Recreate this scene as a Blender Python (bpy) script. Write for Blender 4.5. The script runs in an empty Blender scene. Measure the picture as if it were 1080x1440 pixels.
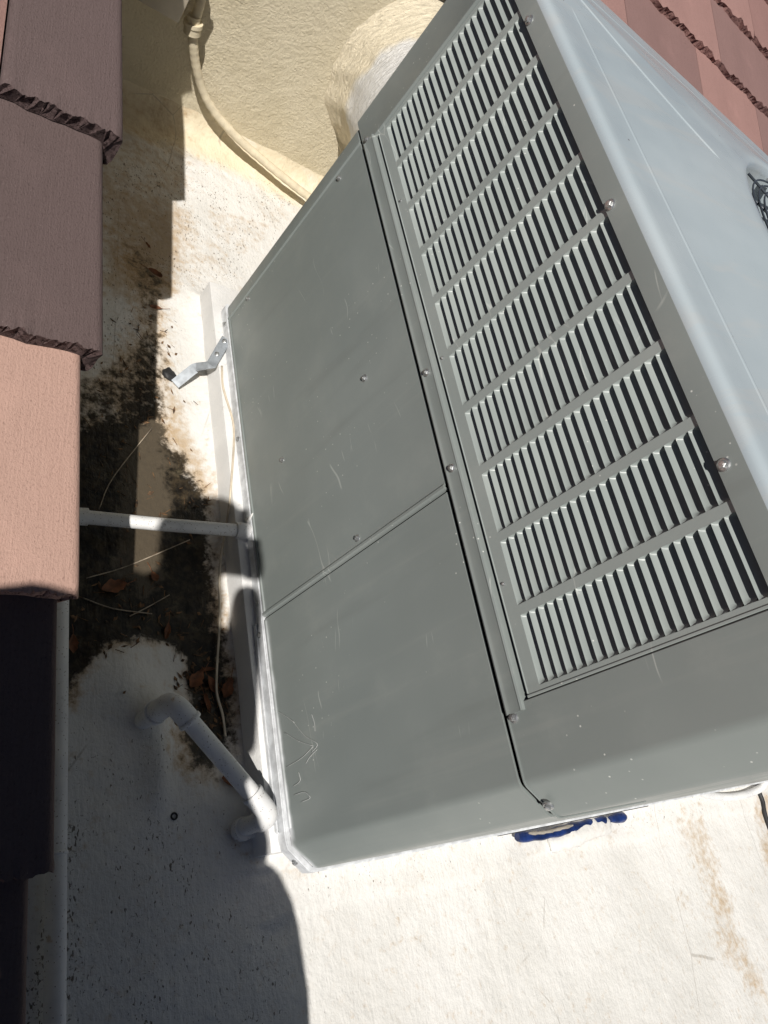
import bpy, bmesh, math, random
import numpy as np
from mathutils import Vector, Matrix
random.seed(7)
rng = np.random.RandomState(11)

# ------------------------------------------------------------------ camera, sky, sun, exposure
scn = bpy.context.scene
col = scn.collection
CAM = Vector((-0.78, -0.05899, 1.25846))
AX = Vector((0.77915791, -0.18157279, 0.59995356))      # image right
AY = Vector((0.13267479, -0.8876699, -0.44095299))      # image down
AZ = Vector((0.61262579, 0.42317072, -0.66754489))      # viewing direction
cam = bpy.data.objects.new('camera', bpy.data.cameras.new('camera'))
col.objects.link(cam)
cam.matrix_world = Matrix(((AX.x, -AY.x, -AZ.x, CAM.x), (AX.y, -AY.y, -AZ.y, CAM.y), (AX.z, -AY.z, -AZ.z, CAM.z), (0, 0, 0, 1)))
cam.data.sensor_fit = 'VERTICAL'; cam.data.sensor_height = 36.0; cam.data.sensor_width = 27.0
cam.data.lens = 1037.0 / 1440.0 * 36.0
cam.data.clip_start = 0.004; cam.data.clip_end = 500
scn.camera = cam
scn.render.resolution_x = 768; scn.render.resolution_y = 1024

SUN = Vector((0.457, 0.4346, -0.7761)).normalized()     # direction the light travels
w = bpy.data.worlds.new('World'); scn.world = w; w.use_nodes = True
nt = w.node_tree; nt.nodes.clear()
sky = nt.nodes.new('ShaderNodeTexSky'); sky.sky_type = 'NISHITA'; sky.sun_disc = False
sky.sun_elevation = math.asin(-SUN.z); sky.sun_rotation = math.atan2(-SUN.x, -SUN.y)
sky.air_density = 0.20; sky.dust_density = 0.02; sky.ozone_density = 1.0
bg = nt.nodes.new('ShaderNodeBackground'); bg.inputs['Strength'].default_value = 0.05
wo = nt.nodes.new('ShaderNodeOutputWorld')
nt.links.new(sky.outputs[0], bg.inputs['Color']); nt.links.new(bg.outputs[0], wo.inputs['Surface'])
sl = bpy.data.lights.new('sun', 'SUN'); sl.energy = 5.0; sl.angle = math.radians(0.53); sl.color = (1.0, 0.955, 0.895)
so = bpy.data.objects.new('sun', sl); col.objects.link(so)
so.rotation_euler = SUN.to_track_quat('-Z', 'Y').to_euler(); so.location = (-3, -3, 6)
scn.view_settings.view_transform = 'Standard'; scn.view_settings.look = 'None'
scn.view_settings.gamma = 1.0; scn.view_settings.exposure = 0.0
scn.render.engine = 'CYCLES'

# ------------------------------------------------------------------ helpers
def tag(o, label=None, cat=None, group=None, kind=None):
    for k, v in (('label', label), ('category', cat), ('group', group), ('kind', kind)):
        if v: o[k] = v
    return o
def link(name, me, mat=None, parent=None, loc=None, smooth=None):
    o = bpy.data.objects.new(name, me); col.objects.link(o)
    if mat is not None and me is not None and len(me.materials) == 0: me.materials.append(mat)
    if parent is not None: o.parent = parent
    if loc is not None: o.location = loc
    if smooth is not None and me is not None: shade(me, smooth)
    return o
def shade(me, ang):
    n = len(me.polygons)
    me.polygons.foreach_set('use_smooth', [True] * n)
    if ang < 179: me.set_sharp_from_angle(angle=math.radians(ang))
def empty(name, loc=(0, 0, 0)):
    o = bpy.data.objects.new(name, None); col.objects.link(o); o.location = loc; o.empty_display_size = 0.05; return o
def pyd(name, v, f):
    me = bpy.data.meshes.new(name); me.from_pydata([tuple(p) for p in v], [], [tuple(q) for q in f]); me.update(); return me
def from_bm(name, bm):
    bmesh.ops.recalc_face_normals(bm, faces=bm.faces)
    me = bpy.data.meshes.new(name); bm.to_mesh(me); bm.free(); return me
def bm_box(bm, x0, x1, y0, y1, z0, z1, bev=0.0, seg=2):
    vs = [bm.verts.new((x, y, z)) for x in (x0, x1) for y in (y0, y1) for z in (z0, z1)]
    F = [(0, 1, 3, 2), (4, 6, 7, 5), (0, 4, 5, 1), (2, 3, 7, 6), (0, 2, 6, 4), (1, 5, 7, 3)]
    fs = [bm.faces.new([vs[i] for i in q]) for q in F]
    if bev > 0:
        es = list({e for fc in fs for e in fc.edges})
        bmesh.ops.bevel(bm, geom=es, offset=bev, segments=seg, affect='EDGES', profile=0.5)
def box_me(name, *a, bev=0.0, seg=2):
    bm = bmesh.new(); bm_box(bm, *a, bev=bev, seg=seg); return from_bm(name, bm)
def frames(pts, closed=False):
    P = [Vector(p) for p in pts]; n = len(P); out = []; up = None
    for i in range(n):
        if closed: t = P[(i + 1) % n] - P[i - 1]
        else: t = P[min(i + 1, n - 1)] - P[max(i - 1, 0)]
        t.normalize()
        if up is None: up = t.orthogonal().normalized()
        else:
            up = up - t * up.dot(t)
            up = up.normalized() if up.length > 1e-6 else t.orthogonal().normalized()
        out.append((P[i], t, up.copy(), t.cross(up)))
    return out
def bm_tube(bm, pts, rad, seg=10, closed=False, cap=True):
    fr = frames(pts, closed); rings = []
    for i, (p, t, u, b) in enumerate(fr):
        r = rad[i] if hasattr(rad, '__len__') else rad
        rings.append([bm.verts.new(p + (u * math.cos(2 * math.pi * k / seg) + b * math.sin(2 * math.pi * k / seg)) * r) for k in range(seg)])
    n = len(rings)
    for i in range(n if closed else n - 1):
        A, B = rings[i], rings[(i + 1) % n]
        for k in range(seg): bm.faces.new((A[k], A[(k + 1) % seg], B[(k + 1) % seg], B[k]))
    if cap and not closed: bm.faces.new(list(reversed(rings[0]))); bm.faces.new(rings[-1])
def tube_me(name, pts, rad, seg=10, closed=False):
    bm = bmesh.new(); bm_tube(bm, pts, rad, seg, closed); return from_bm(name, bm)
def catmull(pts, n=8):
    P = [Vector(p) for p in pts]; P = [P[0] * 2 - P[1]] + P + [P[-1] * 2 - P[-2]]; out = []
    for i in range(1, len(P) - 2):
        for k in range(n):
            t = k / n; a, b, c, d = P[i - 1], P[i], P[i + 1], P[i + 2]
            out.append(0.5 * ((2 * b) + (c - a) * t + (2 * a - 5 * b + 4 * c - d) * t * t + (3 * b - a - 3 * c + d) * t ** 3))
    out.append(P[-2]); return out
def extrude_profile(name, prof, axis, a, b, closed=True):
    """prof: list of 2-d points; swept along axis ('y' -> prof is (x,z); 'z' -> prof is (x,y))"""
    def mk(p, t): return (p[0], t, p[1]) if axis == 'y' else ((p[0], p[1], t) if axis == 'z' else (t, p[0], p[1]))
    n = len(prof); v = [mk(p, a) for p in prof] + [mk(p, b) for p in prof]
    f = [(i, (i + 1) % n, n + (i + 1) % n, n + i) for i in range(n if closed else n - 1)]
    if closed: f += [tuple(range(n - 1, -1, -1)), tuple(range(n, 2 * n))]
    bm = bmesh.new(); vs = [bm.verts.new(p) for p in v]
    for q in f: bm.faces.new([vs[i] for i in q])
    return from_bm(name, bm)
# pixel of the 1080x1440 photograph -> point on a world plane (axis 0/1/2 = value)
def at(px, py, axis, val):
    r = AX * (px - 540) + AY * (py - 720) + AZ * 1037.0
    return CAM + r * ((val - CAM[axis]) / r[axis])
# smooth value noise on arrays
_tab = rng.rand(256, 256)
def vnoise(x, y):
    xi = np.floor(x).astype(int); yi = np.floor(y).astype(int); fx = x - xi; fy = y - yi
    fx = fx * fx * (3 - 2 * fx); fy = fy * fy * (3 - 2 * fy)
    g = lambda a, b: _tab[a % 256, b % 256]
    return (g(xi, yi) * (1 - fx) + g(xi + 1, yi) * fx) * (1 - fy) + (g(xi, yi + 1) * (1 - fx) + g(xi + 1, yi + 1) * fx) * fy
def fbm(x, y, o=4):
    s = 0; a = 0.5
    for i in range(o): s = s + a * vnoise(x * 2 ** i + 17.3 * i, y * 2 ** i + 5.1 * i); a *= 0.5
    return s
def sstep(a, b, x):
    t = np.clip((x - a) / (b - a), 0, 1); return t * t * (3 - 2 * t)

# ------------------------------------------------------------------ materials
class M:
    def __init__(s, name, base=(0.5, 0.5, 0.5), rough=0.5, metal=0.0, spec=0.5):
        s.m = bpy.data.materials.new(name); s.m.use_nodes = True; s.t = s.m.node_tree
        s.b = s.t.nodes['Principled BSDF']
        s.b.inputs['Base Color'].default_value = (*base, 1); s.b.inputs['Roughness'].default_value = rough
        s.b.inputs['Metallic'].default_value = metal; s.b.inputs['Specular IOR Level'].default_value = spec
        s.pos = None
    def n(s, ty, **k):
        x = s.t.nodes.new(ty)
        for a, b in k.items(): setattr(x, a, b)
        return x
    def l(s, a, b): s.t.links.new(a, b)
    def P(s, mode='Object'):
        tc = s.n('ShaderNodeTexCoord'); return tc.outputs[mode]
    def world(s):
        g = s.n('ShaderNodeNewGeometry'); return g.outputs['Position']
    def scale(s, vec, sc, off=(0, 0, 0)):
        m = s.n('ShaderNodeMapping'); m.inputs['Scale'].default_value = sc; m.inputs['Location'].default_value = off
        s.l(vec, m.inputs['Vector']); return m.outputs[0]
    def noise(s, vec, sc, det=4, rough=0.55, dist=0.0):
        x = s.n('ShaderNodeTexNoise'); x.inputs['Scale'].default_value = sc; x.inputs['Detail'].default_value = det
        x.inputs['Roughness'].default_value = rough; x.inputs['Distortion'].default_value = dist
        s.l(vec, x.inputs['Vector']); return x.outputs['Fac']
    def vor(s, vec, sc, feat='F1', out='Distance', rnd=1.0):
        x = s.n('ShaderNodeTexVoronoi'); x.feature = feat; x.inputs['Scale'].default_value = sc; x.inputs['Randomness'].default_value = rnd
        s.l(vec, x.inputs['Vector']); return x.outputs[out]
    def rng(s, v, a, b, c=0.0, d=1.0, smooth=True):
        x = s.n('ShaderNodeMapRange'); x.interpolation_type = 'SMOOTHSTEP' if smooth else 'LINEAR'
        s.l(v, x.inputs['Value'])
        for i, q in ((1, a), (2, b), (3, c), (4, d)): x.inputs[i].default_value = q
        return x.outputs['Result']
    def math(s, op, a, b=None):
        x = s.n('ShaderNodeMath'); x.operation = op
        for i, q in ((0, a), (1, b)):
            if q is None: continue
            if isinstance(q, (int, float)): x.inputs[i].default_value = q
            else: s.l(q, x.inputs[i])
        return x.outputs[0]
    def mix(s, fac, a, b, mode='MIX'):
        x = s.n('ShaderNodeMix'); x.data_type = 'RGBA'; x.blend_type = mode
        for i, q in ((0, fac), (6, a), (7, b)):
            if isinstance(q, (int, float)): x.inputs[i].default_value = q
            elif isinstance(q, tuple): x.inputs[i].default_value = (*q, 1)
            else: s.l(q, x.inputs[i])
        return x.outputs[2]
    def color(s, c): s.l(c, s.b.inputs['Base Color'])
    def rough(s, r): s.l(r, s.b.inputs['Roughness'])
    def bump(s, h, strength=0.3, dist=0.002, prev=None):
        x = s.n('ShaderNodeBump'); x.inputs['Strength'].default_value = strength; x.inputs['Distance'].default_value = dist
        s.l(h, x.inputs['Height'])
        if prev is not None: s.l(prev, x.inputs['Normal'])
        s.l(x.outputs[0], s.b.inputs['Normal']); return x.outputs[0]
    def attr(s, name):
        x = s.n('ShaderNodeAttribute'); x.attribute_name = name; return x.outputs['Fac']
    def sep(s, vec):
        x = s.n('ShaderNodeSeparateXYZ'); s.l(vec, x.inputs[0]); return x.outputs

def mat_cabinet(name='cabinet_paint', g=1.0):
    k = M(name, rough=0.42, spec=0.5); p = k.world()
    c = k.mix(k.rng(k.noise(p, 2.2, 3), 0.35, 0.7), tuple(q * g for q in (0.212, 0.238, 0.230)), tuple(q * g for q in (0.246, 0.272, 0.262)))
    dust = k.rng(k.noise(p, 9, 5, 0.65), 0.5, 0.8, 0, 0.15)
    c = k.mix(dust, c, (0.42, 0.43, 0.40))
    stv = k.noise(k.scale(p, (1.0, 1.0, 0.06)), 26, 4, 0.6); c = k.mix(k.rng(stv, 0.55, 0.75, 0, 0.16), c, (0.36, 0.37, 0.345)); c = k.mix(k.rng(k.noise(k.scale(p, (1.0, 1.0, 0.1)), 14, 4, 0.6), 0.58, 0.75, 0, 0.14), c, (0.10, 0.105, 0.095))
    # bird-lime specks and chips
    sp = k.vor(p, 62); big = k.rng(k.noise(p, 5, 2), 0.50, 0.62)
    f = k.math('MULTIPLY', k.rng(sp, 0.10, 0.05), big)
    c = k.mix(f, c, (0.62, 0.63, 0.60))
    # long thin scratches: edges of stretched cells, broken up by noise
    for rot, sc, hid in (((0.5, 0.0, 0.0), (3.0, 2.0, 11.0), 0.60), ((-0.9, 0.0, 0.0), (3.0, 1.6, 9.0), 0.62)):
        m = k.n('ShaderNodeMapping'); m.inputs['Rotation'].default_value = rot; m.inputs['Scale'].default_value = sc
        wv = k.n('ShaderNodeVectorMath'); wv.operation = 'ADD'
        nz = k.n('ShaderNodeTexNoise'); nz.inputs['Scale'].default_value = 4.0; k.l(p, nz.inputs['Vector'])
        sc2 = k.n('ShaderNodeVectorMath'); sc2.operation = 'SCALE'; sc2.inputs['Scale'].default_value = 0.12
        k.l(nz.outputs['Color'], sc2.inputs[0]); k.l(p, wv.inputs[0]); k.l(sc2.outputs[0], wv.inputs[1])
        k.l(wv.outputs[0], m.inputs['Vector'])
        e = k.vor(m.outputs[0], 1.0, 'DISTANCE_TO_EDGE')
        g = k.math('MULTIPLY', k.rng(e, 0.008, 0.002), k.rng(k.noise(p, 7, 2), hid, hid + 0.05))
        c = k.mix(k.math('MULTIPLY', g, 0.45), c, (0.55, 0.57, 0.54))
    # white roof coating brushed over the lowest edge of the panels
    x, y, z = k.sep(p)
    lim = k.math('ADD', z, k.math('MULTIPLY', k.noise(p, 14, 3), 0.035))
    side = k.rng(y, 0.62, 0.1)
    wht = k.math('MULTIPLY', k.rng(lim, 0.015, -0.006), k.math('MULTIPLY', side, k.rng(x, 0.06, 0.03)))
    c = k.mix(wht, c, (0.66, 0.68, 0.70))
    k.color(c); k.rough(k.rng(k.noise(p, 14, 4), 0.3, 0.8, 0.34, 0.52))
    b_ = k.bump(k.noise(p, 350, 2), 0.06, 0.001, None); k.bump(k.noise(p, 3.2, 2), 0.07, 0.03, b_)
    return k.m
def mat_top():
    k = M('top_cover_sky_tint', rough=0.3, spec=0.6); p = k.world()
    c = k.mix(k.rng(k.noise(p, 3.0, 4), 0.35, 0.7), (0.365, 0.425, 0.460), (0.42, 0.475, 0.505))  # paler and bluer than the sides: sky light put into the colour
    smear = k.noise(k.scale(p, (2.0, 9.0, 2.0)), 1.6, 5, 0.6, 0.6)
    c = k.mix(k.rng(smear, 0.52, 0.62, 0, 0.22), c, (0.47, 0.46, 0.44))
    chip = k.math('MULTIPLY', k.rng(k.vor(p, 26), 0.05, 0.035), k.rng(k.noise(p, 4, 2), 0.56, 0.6))
    c = k.mix(chip, c, (0.12, 0.10, 0.10))
    k.color(c); k.rough(k.rng(k.noise(p, 8, 4), 0.3, 0.75, 0.22, 0.40))
    k.bump(k.noise(p, 5.0, 2), 0.10, 0.01)
    return k.m
def mat_simple(name, base, rough=0.5, metal=0.0, spec=0.5, var=0.25, sc=30, bump=0.1, bs=120, bd=0.001):
    k = M(name, base, rough, metal, spec); p = k.P()
    d = tuple(q * (1 - var) for q in base); e = tuple(min(1, q * (1 + var * 0.5)) for q in base)
    k.color(k.mix(k.rng(k.noise(p, sc, 4), 0.3, 0.7), d, e))
    if bump: k.bump(k.noise(p, bs, 3), bump, bd)
    return k.m
def mat_white_pipe():
    k = M('painted_pipe', rough=0.5); p = k.world()
    c = k.mix(k.rng(k.noise(p, 18, 4), 0.35, 0.7), (0.66, 0.665, 0.67), (0.76, 0.76, 0.75))
    c = k.mix(k.rng(k.noise(p, 42, 5, 0.7), 0.60, 0.74, 0, 0.6), c, (0.34, 0.34, 0.33)); c = k.mix(k.rng(k.noise(p, 24, 4, 0.6), 0.64, 0.72, 0, 0.55), c, (0.40, 0.26, 0.12))
    c = k.mix(k.rng(k.vor(p, 170), 0.20, 0.10), c, (0.22, 0.18, 0.14))
    k.color(c); k.bump(k.noise(p, 140, 3), 0.25, 0.002); return k.m
def mat_curb():
    k = M('curb_paint', rough=0.7); p = k.world()
    c = k.mix(k.rng(k.noise(p, 10, 5), 0.35, 0.7), (0.70, 0.70, 0.69), (0.78, 0.775, 0.76))
    c = k.mix(k.rng(k.noise(p, 50, 5, 0.7), 0.62, 0.74, 0, 0.5), c, (0.34, 0.31, 0.26))
    k.color(c); b = k.bump(k.noise(p, 160, 4, 0.6), 0.5, 0.003); return k.m
def mat_roof():
    k = M('roof_coating', rough=0.75, spec=0.3); p = k.world()
    x, y, z = k.sep(p)
    n1 = k.noise(p, 5, 5); n2 = k.noise(p, 45, 5, 0.65); n3 = k.noise(p, 150, 4, 0.6)
    c = k.mix(k.rng(n1, 0.35, 0.68), (0.66, 0.65, 0.62), (0.73, 0.72, 0.695))
    # beige wall paint lapping down over the cove
    be = k.math('ADD', k.attr('beige'), k.math('MULTIPLY', k.math('SUBTRACT', n2, 0.5), 0.5))
    c = k.mix(k.rng(be, 0.30, 0.95), c, (0.70, 0.62, 0.46))
    pt = k.noise(p, 2.3, 5, 0.6, 0.8); c = k.mix(k.rng(pt, 0.5, 0.56, 0, 0.30), c, (0.74, 0.735, 0.71))
    cr = k.vor(k.scale(p, (1.3, 0.8, 1.0)), 1.7, 'DISTANCE_TO_EDGE'); crm = k.math('MULTIPLY', k.rng(cr, 0.004, 0.001), k.rng(k.noise(p, 3.5, 3), 0.5, 0.56)); c = k.mix(k.math('MULTIPLY', crm, 0.45), c, (0.25, 0.22, 0.18))
    # dusty tan film
    tan = k.math('ADD', k.attr('tan'), k.math('ADD', k.math('MULTIPLY', k.math('SUBTRACT', n2, 0.5), 1.6), k.math('MULTIPLY', k.math('SUBTRACT', k.noise(p, 13, 4, 0.6), 0.5), 1.2)))
    c = k.mix(k.rng(tan, 0.25, 1.15, 0, 0.75), c, (0.45, 0.325, 0.19))
    # speckles: grit and mildew grains, elongated with the brush marks
    spv = k.scale(p, (1.0, 0.45, 1.0)); sp = k.noise(spv, 210, 3, 0.5, 0.4); spn = k.noise(p, 11, 4, 0.6)
    sp2 = k.noise(k.scale(p, (0.6, 1.0, 1.0)), 300, 2, 0.5)
    amt = k.math('ADD', k.attr('speck'), k.math('MULTIPLY', k.math('SUBTRACT', spn, 0.5), 1.1))
    thr = k.rng(amt, 0.0, 1.0, 0.78, 0.55, False)
    g = k.rng(k.math('SUBTRACT', sp, thr), 0.0, 0.045)
    c = k.mix(k.math('MULTIPLY', g, 0.85), c, (0.10, 0.078, 0.055))
    g2 = k.rng(k.math('SUBTRACT', sp2, k.rng(amt, 0.0, 1.0, 0.80, 0.60, False)), 0.0, 0.04)
    c = k.mix(k.math('MULTIPLY', g2, 0.6), c, (0.16, 0.12, 0.085))
    # rust-orange fringe, brown silt, black muck
    d = k.attr('muck')
    edge = k.math('ADD', d, k.math('MULTIPLY', k.math('SUBTRACT', n2, 0.5), 1.15))
    edge = k.math('ADD', edge, k.math('MULTIPLY', k.math('SUBTRACT', n3, 0.5), 0.35))
    rust = k.math('MULTIPLY', k.rng(edge, 0.02, 0.5), k.rng(k.noise(p, 7, 3), 0.36, 0.60, 0.35, 1.0)); mk = k.rng(edge, 0.34, 0.68)
    c = k.mix(k.math('MULTIPLY', rust, 0.72), c, (0.42, 0.27, 0.12))
    mc = k.mix(k.rng(n2, 0.38, 0.68), (0.010, 0.008, 0.006), (0.050, 0.037, 0.022))
    mc = k.mix(k.rng(k.noise(p, 16, 5, 0.7), 0.55, 0.72, 0, 0.8), mc, (0.11, 0.09, 0.055))
    c = k.mix(mk, c, mc)
    silt = k.math('ADD', k.attr('silt'), k.math('ADD', k.math('MULTIPLY', k.math('SUBTRACT', n2, 0.5), 1.3), k.math('MULTIPLY', k.math('SUBTRACT', k.noise(p, 14, 3), 0.5), 1.0)))
    c = k.mix(k.rng(silt, 0.35, 0.85, 0, 0.92), c, (0.092, 0.074, 0.052))
    k.color(c)
    k.rough(k.math('SUBTRACT', 0.78, k.math('MULTIPLY', mk, 0.50)))
    b = k.bump(k.noise(k.scale(p, (1.0, 0.5, 1.0)), 90, 4, 0.6), 0.55, 0.004)
    b = k.bump(n3, 0.25, 0.003, b)
    br = k.n('ShaderNodeMapping'); br.inputs['Rotation'].default_value = (0, 0, 0.5); br.inputs['Scale'].default_value = (1.0, 0.12, 1.0); k.l(p, br.inputs['Vector'])
    b = k.bump(k.noise(br.outputs[0], 60, 4, 0.6, 2.2), 0.22, 0.005, b)
    b = k.bump(k.noise(p, 26, 4, 0.6), 0.45, 0.008, b); k.bump(n1, 0.5, 0.012, b)
    return k.m
def mat_stucco():
    k = M('beige_stucco', rough=0.85, spec=0.2); p = k.world()
    c = k.mix(k.rng(k.noise(p, 6, 5), 0.35, 0.7), (0.76, 0.675, 0.49), (0.83, 0.745, 0.56))
    c = k.mix(k.rng(k.noise(p, 120, 4, 0.6), 0.6, 0.75, 0, 0.35), c, (0.40, 0.32, 0.2))
    k.color(c)
    h = k.math('ADD', k.noise(p, 150, 6, 0.72), k.math('MULTIPLY', k.noise(p, 36, 3), 0.7))
    k.bump(h, 1.0, 0.010); return k.m
def mat_tile(name):
    k = M(name, rough=0.85, spec=0.25); p = k.P()
    oi = k.n('ShaderNodeObjectInfo')
    base = oi.outputs['Color']
    wv = k.scale(p, (1.0, 0.045, 1.0)); st = k.noise(wv, 330, 3, 0.6); st2 = k.noise(wv, 70, 3, 0.6)
    gr = k.noise(k.scale(p, (1.0, 0.6, 1.0)), 330, 4, 0.8); bl = k.noise(p, 9, 4, 0.6)
    c = k.mix(k.rng(st, 0.35, 0.7, 0.0, 0.16), base, k.mix(1.0, base, (0.52, 0.48, 0.46), 'MULTIPLY'))
    c = k.mix(k.rng(gr, 0.52, 0.72, 0, 0.7), c, k.mix(1.0, base, (0.42, 0.38, 0.37), 'MULTIPLY'))
    c = k.mix(k.rng(gr, 0.36, 0.26, 0, 0.45), c, (0.62, 0.54, 0.50))
    c = k.mix(k.rng(bl, 0.5, 0.75, 0, 0.3), c, k.mix(1.0, base, (1.35, 1.3, 1.3), 'MULTIPLY'))
    sp = k.math('MULTIPLY', k.rng(k.vor(p, 34), 0.09, 0.06), k.rng(k.noise(p, 6, 2), 0.55, 0.6))
    c = k.mix(sp, c, (0.10, 0.075, 0.05))
    k.color(c)
    b = k.bump(st, 0.22, 0.003); b = k.bump(st2, 0.05, 0.004, b); k.bump(gr, 0.7, 0.004, b); return k.m
def mat_butt(name):
    k = M(name, rough=0.95, spec=0.15); p = k.P(); oi = k.n('ShaderNodeObjectInfo')
    n = k.noise(p, 130, 4, 0.7)
    c = k.mix(k.rng(n, 0.36, 0.52), k.mix(1.0, oi.outputs['Color'], (0.30, 0.26, 0.26), 'MULTIPLY'), k.mix(1.0, oi.outputs['Color'], (1.05, 1.0, 1.0), 'MULTIPLY'))
    k.color(c); b = k.bump(n, 0.9, 0.010); k.bump(k.noise(p, 420, 3, 0.7), 0.8, 0.004, b); return k.m

PAINT = mat_cabinet(); PAINT_SUNLIT = mat_cabinet('louver_paint_sunlit', 1.32); TOP = mat_top(); PIPE = mat_white_pipe(); CURB = mat_curb(); ROOF = mat_roof(); STUCCO = mat_stucco()  # louver copy of the cabinet paint, lightened for the sun on the slats
TILE = mat_tile('concrete_tile'); BUTT = mat_butt('broken_tile_edge')
SCREW = mat_simple('zinc_screw', (0.55, 0.56, 0.56), 0.35, 0.85, var=0.3, sc=300, bump=0)
STEEL = mat_simple('galvanised_steel', (0.36, 0.39, 0.42), 0.5, 0.3, var=0.25, sc=60, bump=0.1)
INTERIOR_DARK = mat_simple('interior_dark', (0.012, 0.013, 0.015), 0.8, var=0.4, bump=0.3, bs=600)  # near-black colour carries the shade inside the cabinet and its slots
WIRE = mat_simple('guard_wire', (0.05, 0.06, 0.075), 0.4, var=0.15, bump=0)
LEAF = mat_simple('dry_leaf', (0.20, 0.075, 0.030), 0.7, var=0.55, sc=40, bump=0.4, bs=90)
TWIG = mat_simple('dry_twig', (0.35, 0.29, 0.22), 0.8, var=0.4, sc=60)
CABLE = mat_simple('beige_wire', (0.62, 0.54, 0.42), 0.6, var=0.2)
BLACK = mat_simple('black_rubber', (0.02, 0.02, 0.022), 0.6, var=0.3)
BLUE = mat_simple('blue_plastic', (0.010, 0.028, 0.12), 0.4, var=0.5, sc=35, bump=0.4, bs=70, bd=0.003)
TAN = mat_simple('grey_tan_card', (0.36, 0.33, 0.28), 0.8, var=0.3)
BEIGE = mat_simple('beige_pipe_paint', (0.66, 0.58, 0.42), 0.7, var=0.15, sc=40, bump=0.3, bs=160, bd=0.002)
BOXM = mat_simple('beige_box_paint', (0.52, 0.46, 0.36), 0.55, var=0.12, sc=20, bump=0.15)
JACKET = mat_simple('dark_jacket', (0.03, 0.035, 0.05), 0.85, var=0.3, bump=0.4, bs=80)
JEANS = mat_simple('blue_jeans', (0.04, 0.06, 0.12), 0.9, var=0.3, bump=0.4, bs=200)
SKIN = mat_simple('skin', (0.50, 0.32, 0.24), 0.5, var=0.12, bump=0.1)
HAIR = mat_simple('dark_hair', (0.03, 0.022, 0.016), 0.6, var=0.4, bump=0.5, bs=200)
SHOE = mat_simple('brown_boot', (0.10, 0.06, 0.035), 0.7, var=0.3)
PHONEM = mat_simple('black_phone_shell', (0.015, 0.015, 0.018), 0.25, var=0.1, bump=0)
GLASS = mat_simple('phone_lens_glass', (0.01, 0.01, 0.015), 0.05, var=0.1, bump=0)

# ------------------------------------------------------------------ flat roof (coated deck of the well)
ZR = -0.13
def roof_h(x, y):
    h = ZR + 0.010 * (fbm(x * 2.3 + 9, y * 2.3 + 4, 3) - 0.45) + 0.004 * (fbm(x * 14, y * 14 + 3, 3) - 0.45)
    r = 0.10                                             # cove up the back wall
    t = np.clip((y - (2.095 - r)) / r, 0, 0.995); h = h + (r - np.sqrt(r * r - (t * r) ** 2)) * (1 - 0.35 * np.sin(np.pi * t)) + sstep(1.80, 2.0, y) * 0.016 * (fbm(x * 14 + y * 12, y * 24, 4) - 0.45)
    t = np.clip(((-0.52 + 0.10) - x) / 0.10, 0, 0.995); h = h + 0.10 - np.sqrt(0.01 - (t * 0.1) ** 2)
    # coating cant against the timber curb
    d = np.maximum(np.maximum(-0.025 - x, x - 2.05), np.maximum(y - 1.395, -0.045 - y))
    inside = sstep(0.0, -0.05, d)
    cant = np.exp(-np.clip(d, 0, 9) / 0.03) * (0.010 + 0.010 * fbm(x * 9, y * 9, 2)) * np.where(y < -0.03, 0.5, 1.0)
    h = h + cant * (1 - inside) + 0.02 * inside
    # coated boot round the pipe riser, with a lobe to the tile side
    q = np.hypot(x + 0.205, y - 0.285); h = h + 0.022 * np.exp(-(q / 0.034) ** 2) + 0.022 * np.exp(-(((x + 0.26) / 0.07) ** 2 + ((y - 0.36) / 0.08) ** 2))
    h = h + 0.020 * np.exp(-(((x + 0.20) / 0.03) ** 2 + ((y - 0.19) / 0.09) ** 2))
    # lap of the coating in front of the unit
    lap = -0.115 + 0.012 * np.sin(x * 9) + 0.02 * (fbm(x * 6, y * 0, 2) - 0.5)
    h = h + 0.004 * sstep(-0.012, 0.004, y - lap) * sstep(-0.06, 0.02, x)
    # low seam running away from the unit
    sm = 0.585 + 0.03 * np.sin(y * 5) - 0.05 * y
    h = h + 0.0022 * np.exp(-((x - sm) / 0.006) ** 2) * sstep(-0.1, -0.16, y)
    return h
xs = np.concatenate([np.linspace(-0.52, 0.30, 118), np.linspace(0.31, 2.3, 130), np.linspace(2.4, 4.2, 8)])
ys = np.concatenate([np.linspace(-4.0, -0.9, 12), np.linspace(-0.88, 2.095, 380)])
X, Y = np.meshgrid(xs, ys); Z = roof_h(X, Y)
nx, ny = len(xs), len(ys)
idx = np.arange(nx * ny).reshape(ny, nx)
faces = np.stack([idx[:-1, :-1], idx[:-1, 1:], idx[1:, 1:], idx[1:, :-1]], -1).reshape(-1, 4)
me = bpy.data.meshes.new('flat_roof')
me.from_pydata(np.stack([X, Y, Z], -1).reshape(-1, 3).tolist(), [], faces.tolist()); me.update()
shade(me, 180)
def put_attr(name, A):
    a = me.attributes.new(name, 'FLOAT', 'POINT'); a.data.foreach_set('value', A.astype(np.float32).ravel())
def ell(cx, cy, rx, ry, soft=0.5, rot=0.0):
    dx, dy = X - cx, Y - cy; c, s = math.cos(rot), math.sin(rot)
    q = np.sqrt(((dx * c + dy * s) / rx) ** 2 + ((-dx * s + dy * c) / ry) ** 2); return 1 - sstep(1 - soft, 1 + soft, q)
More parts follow.
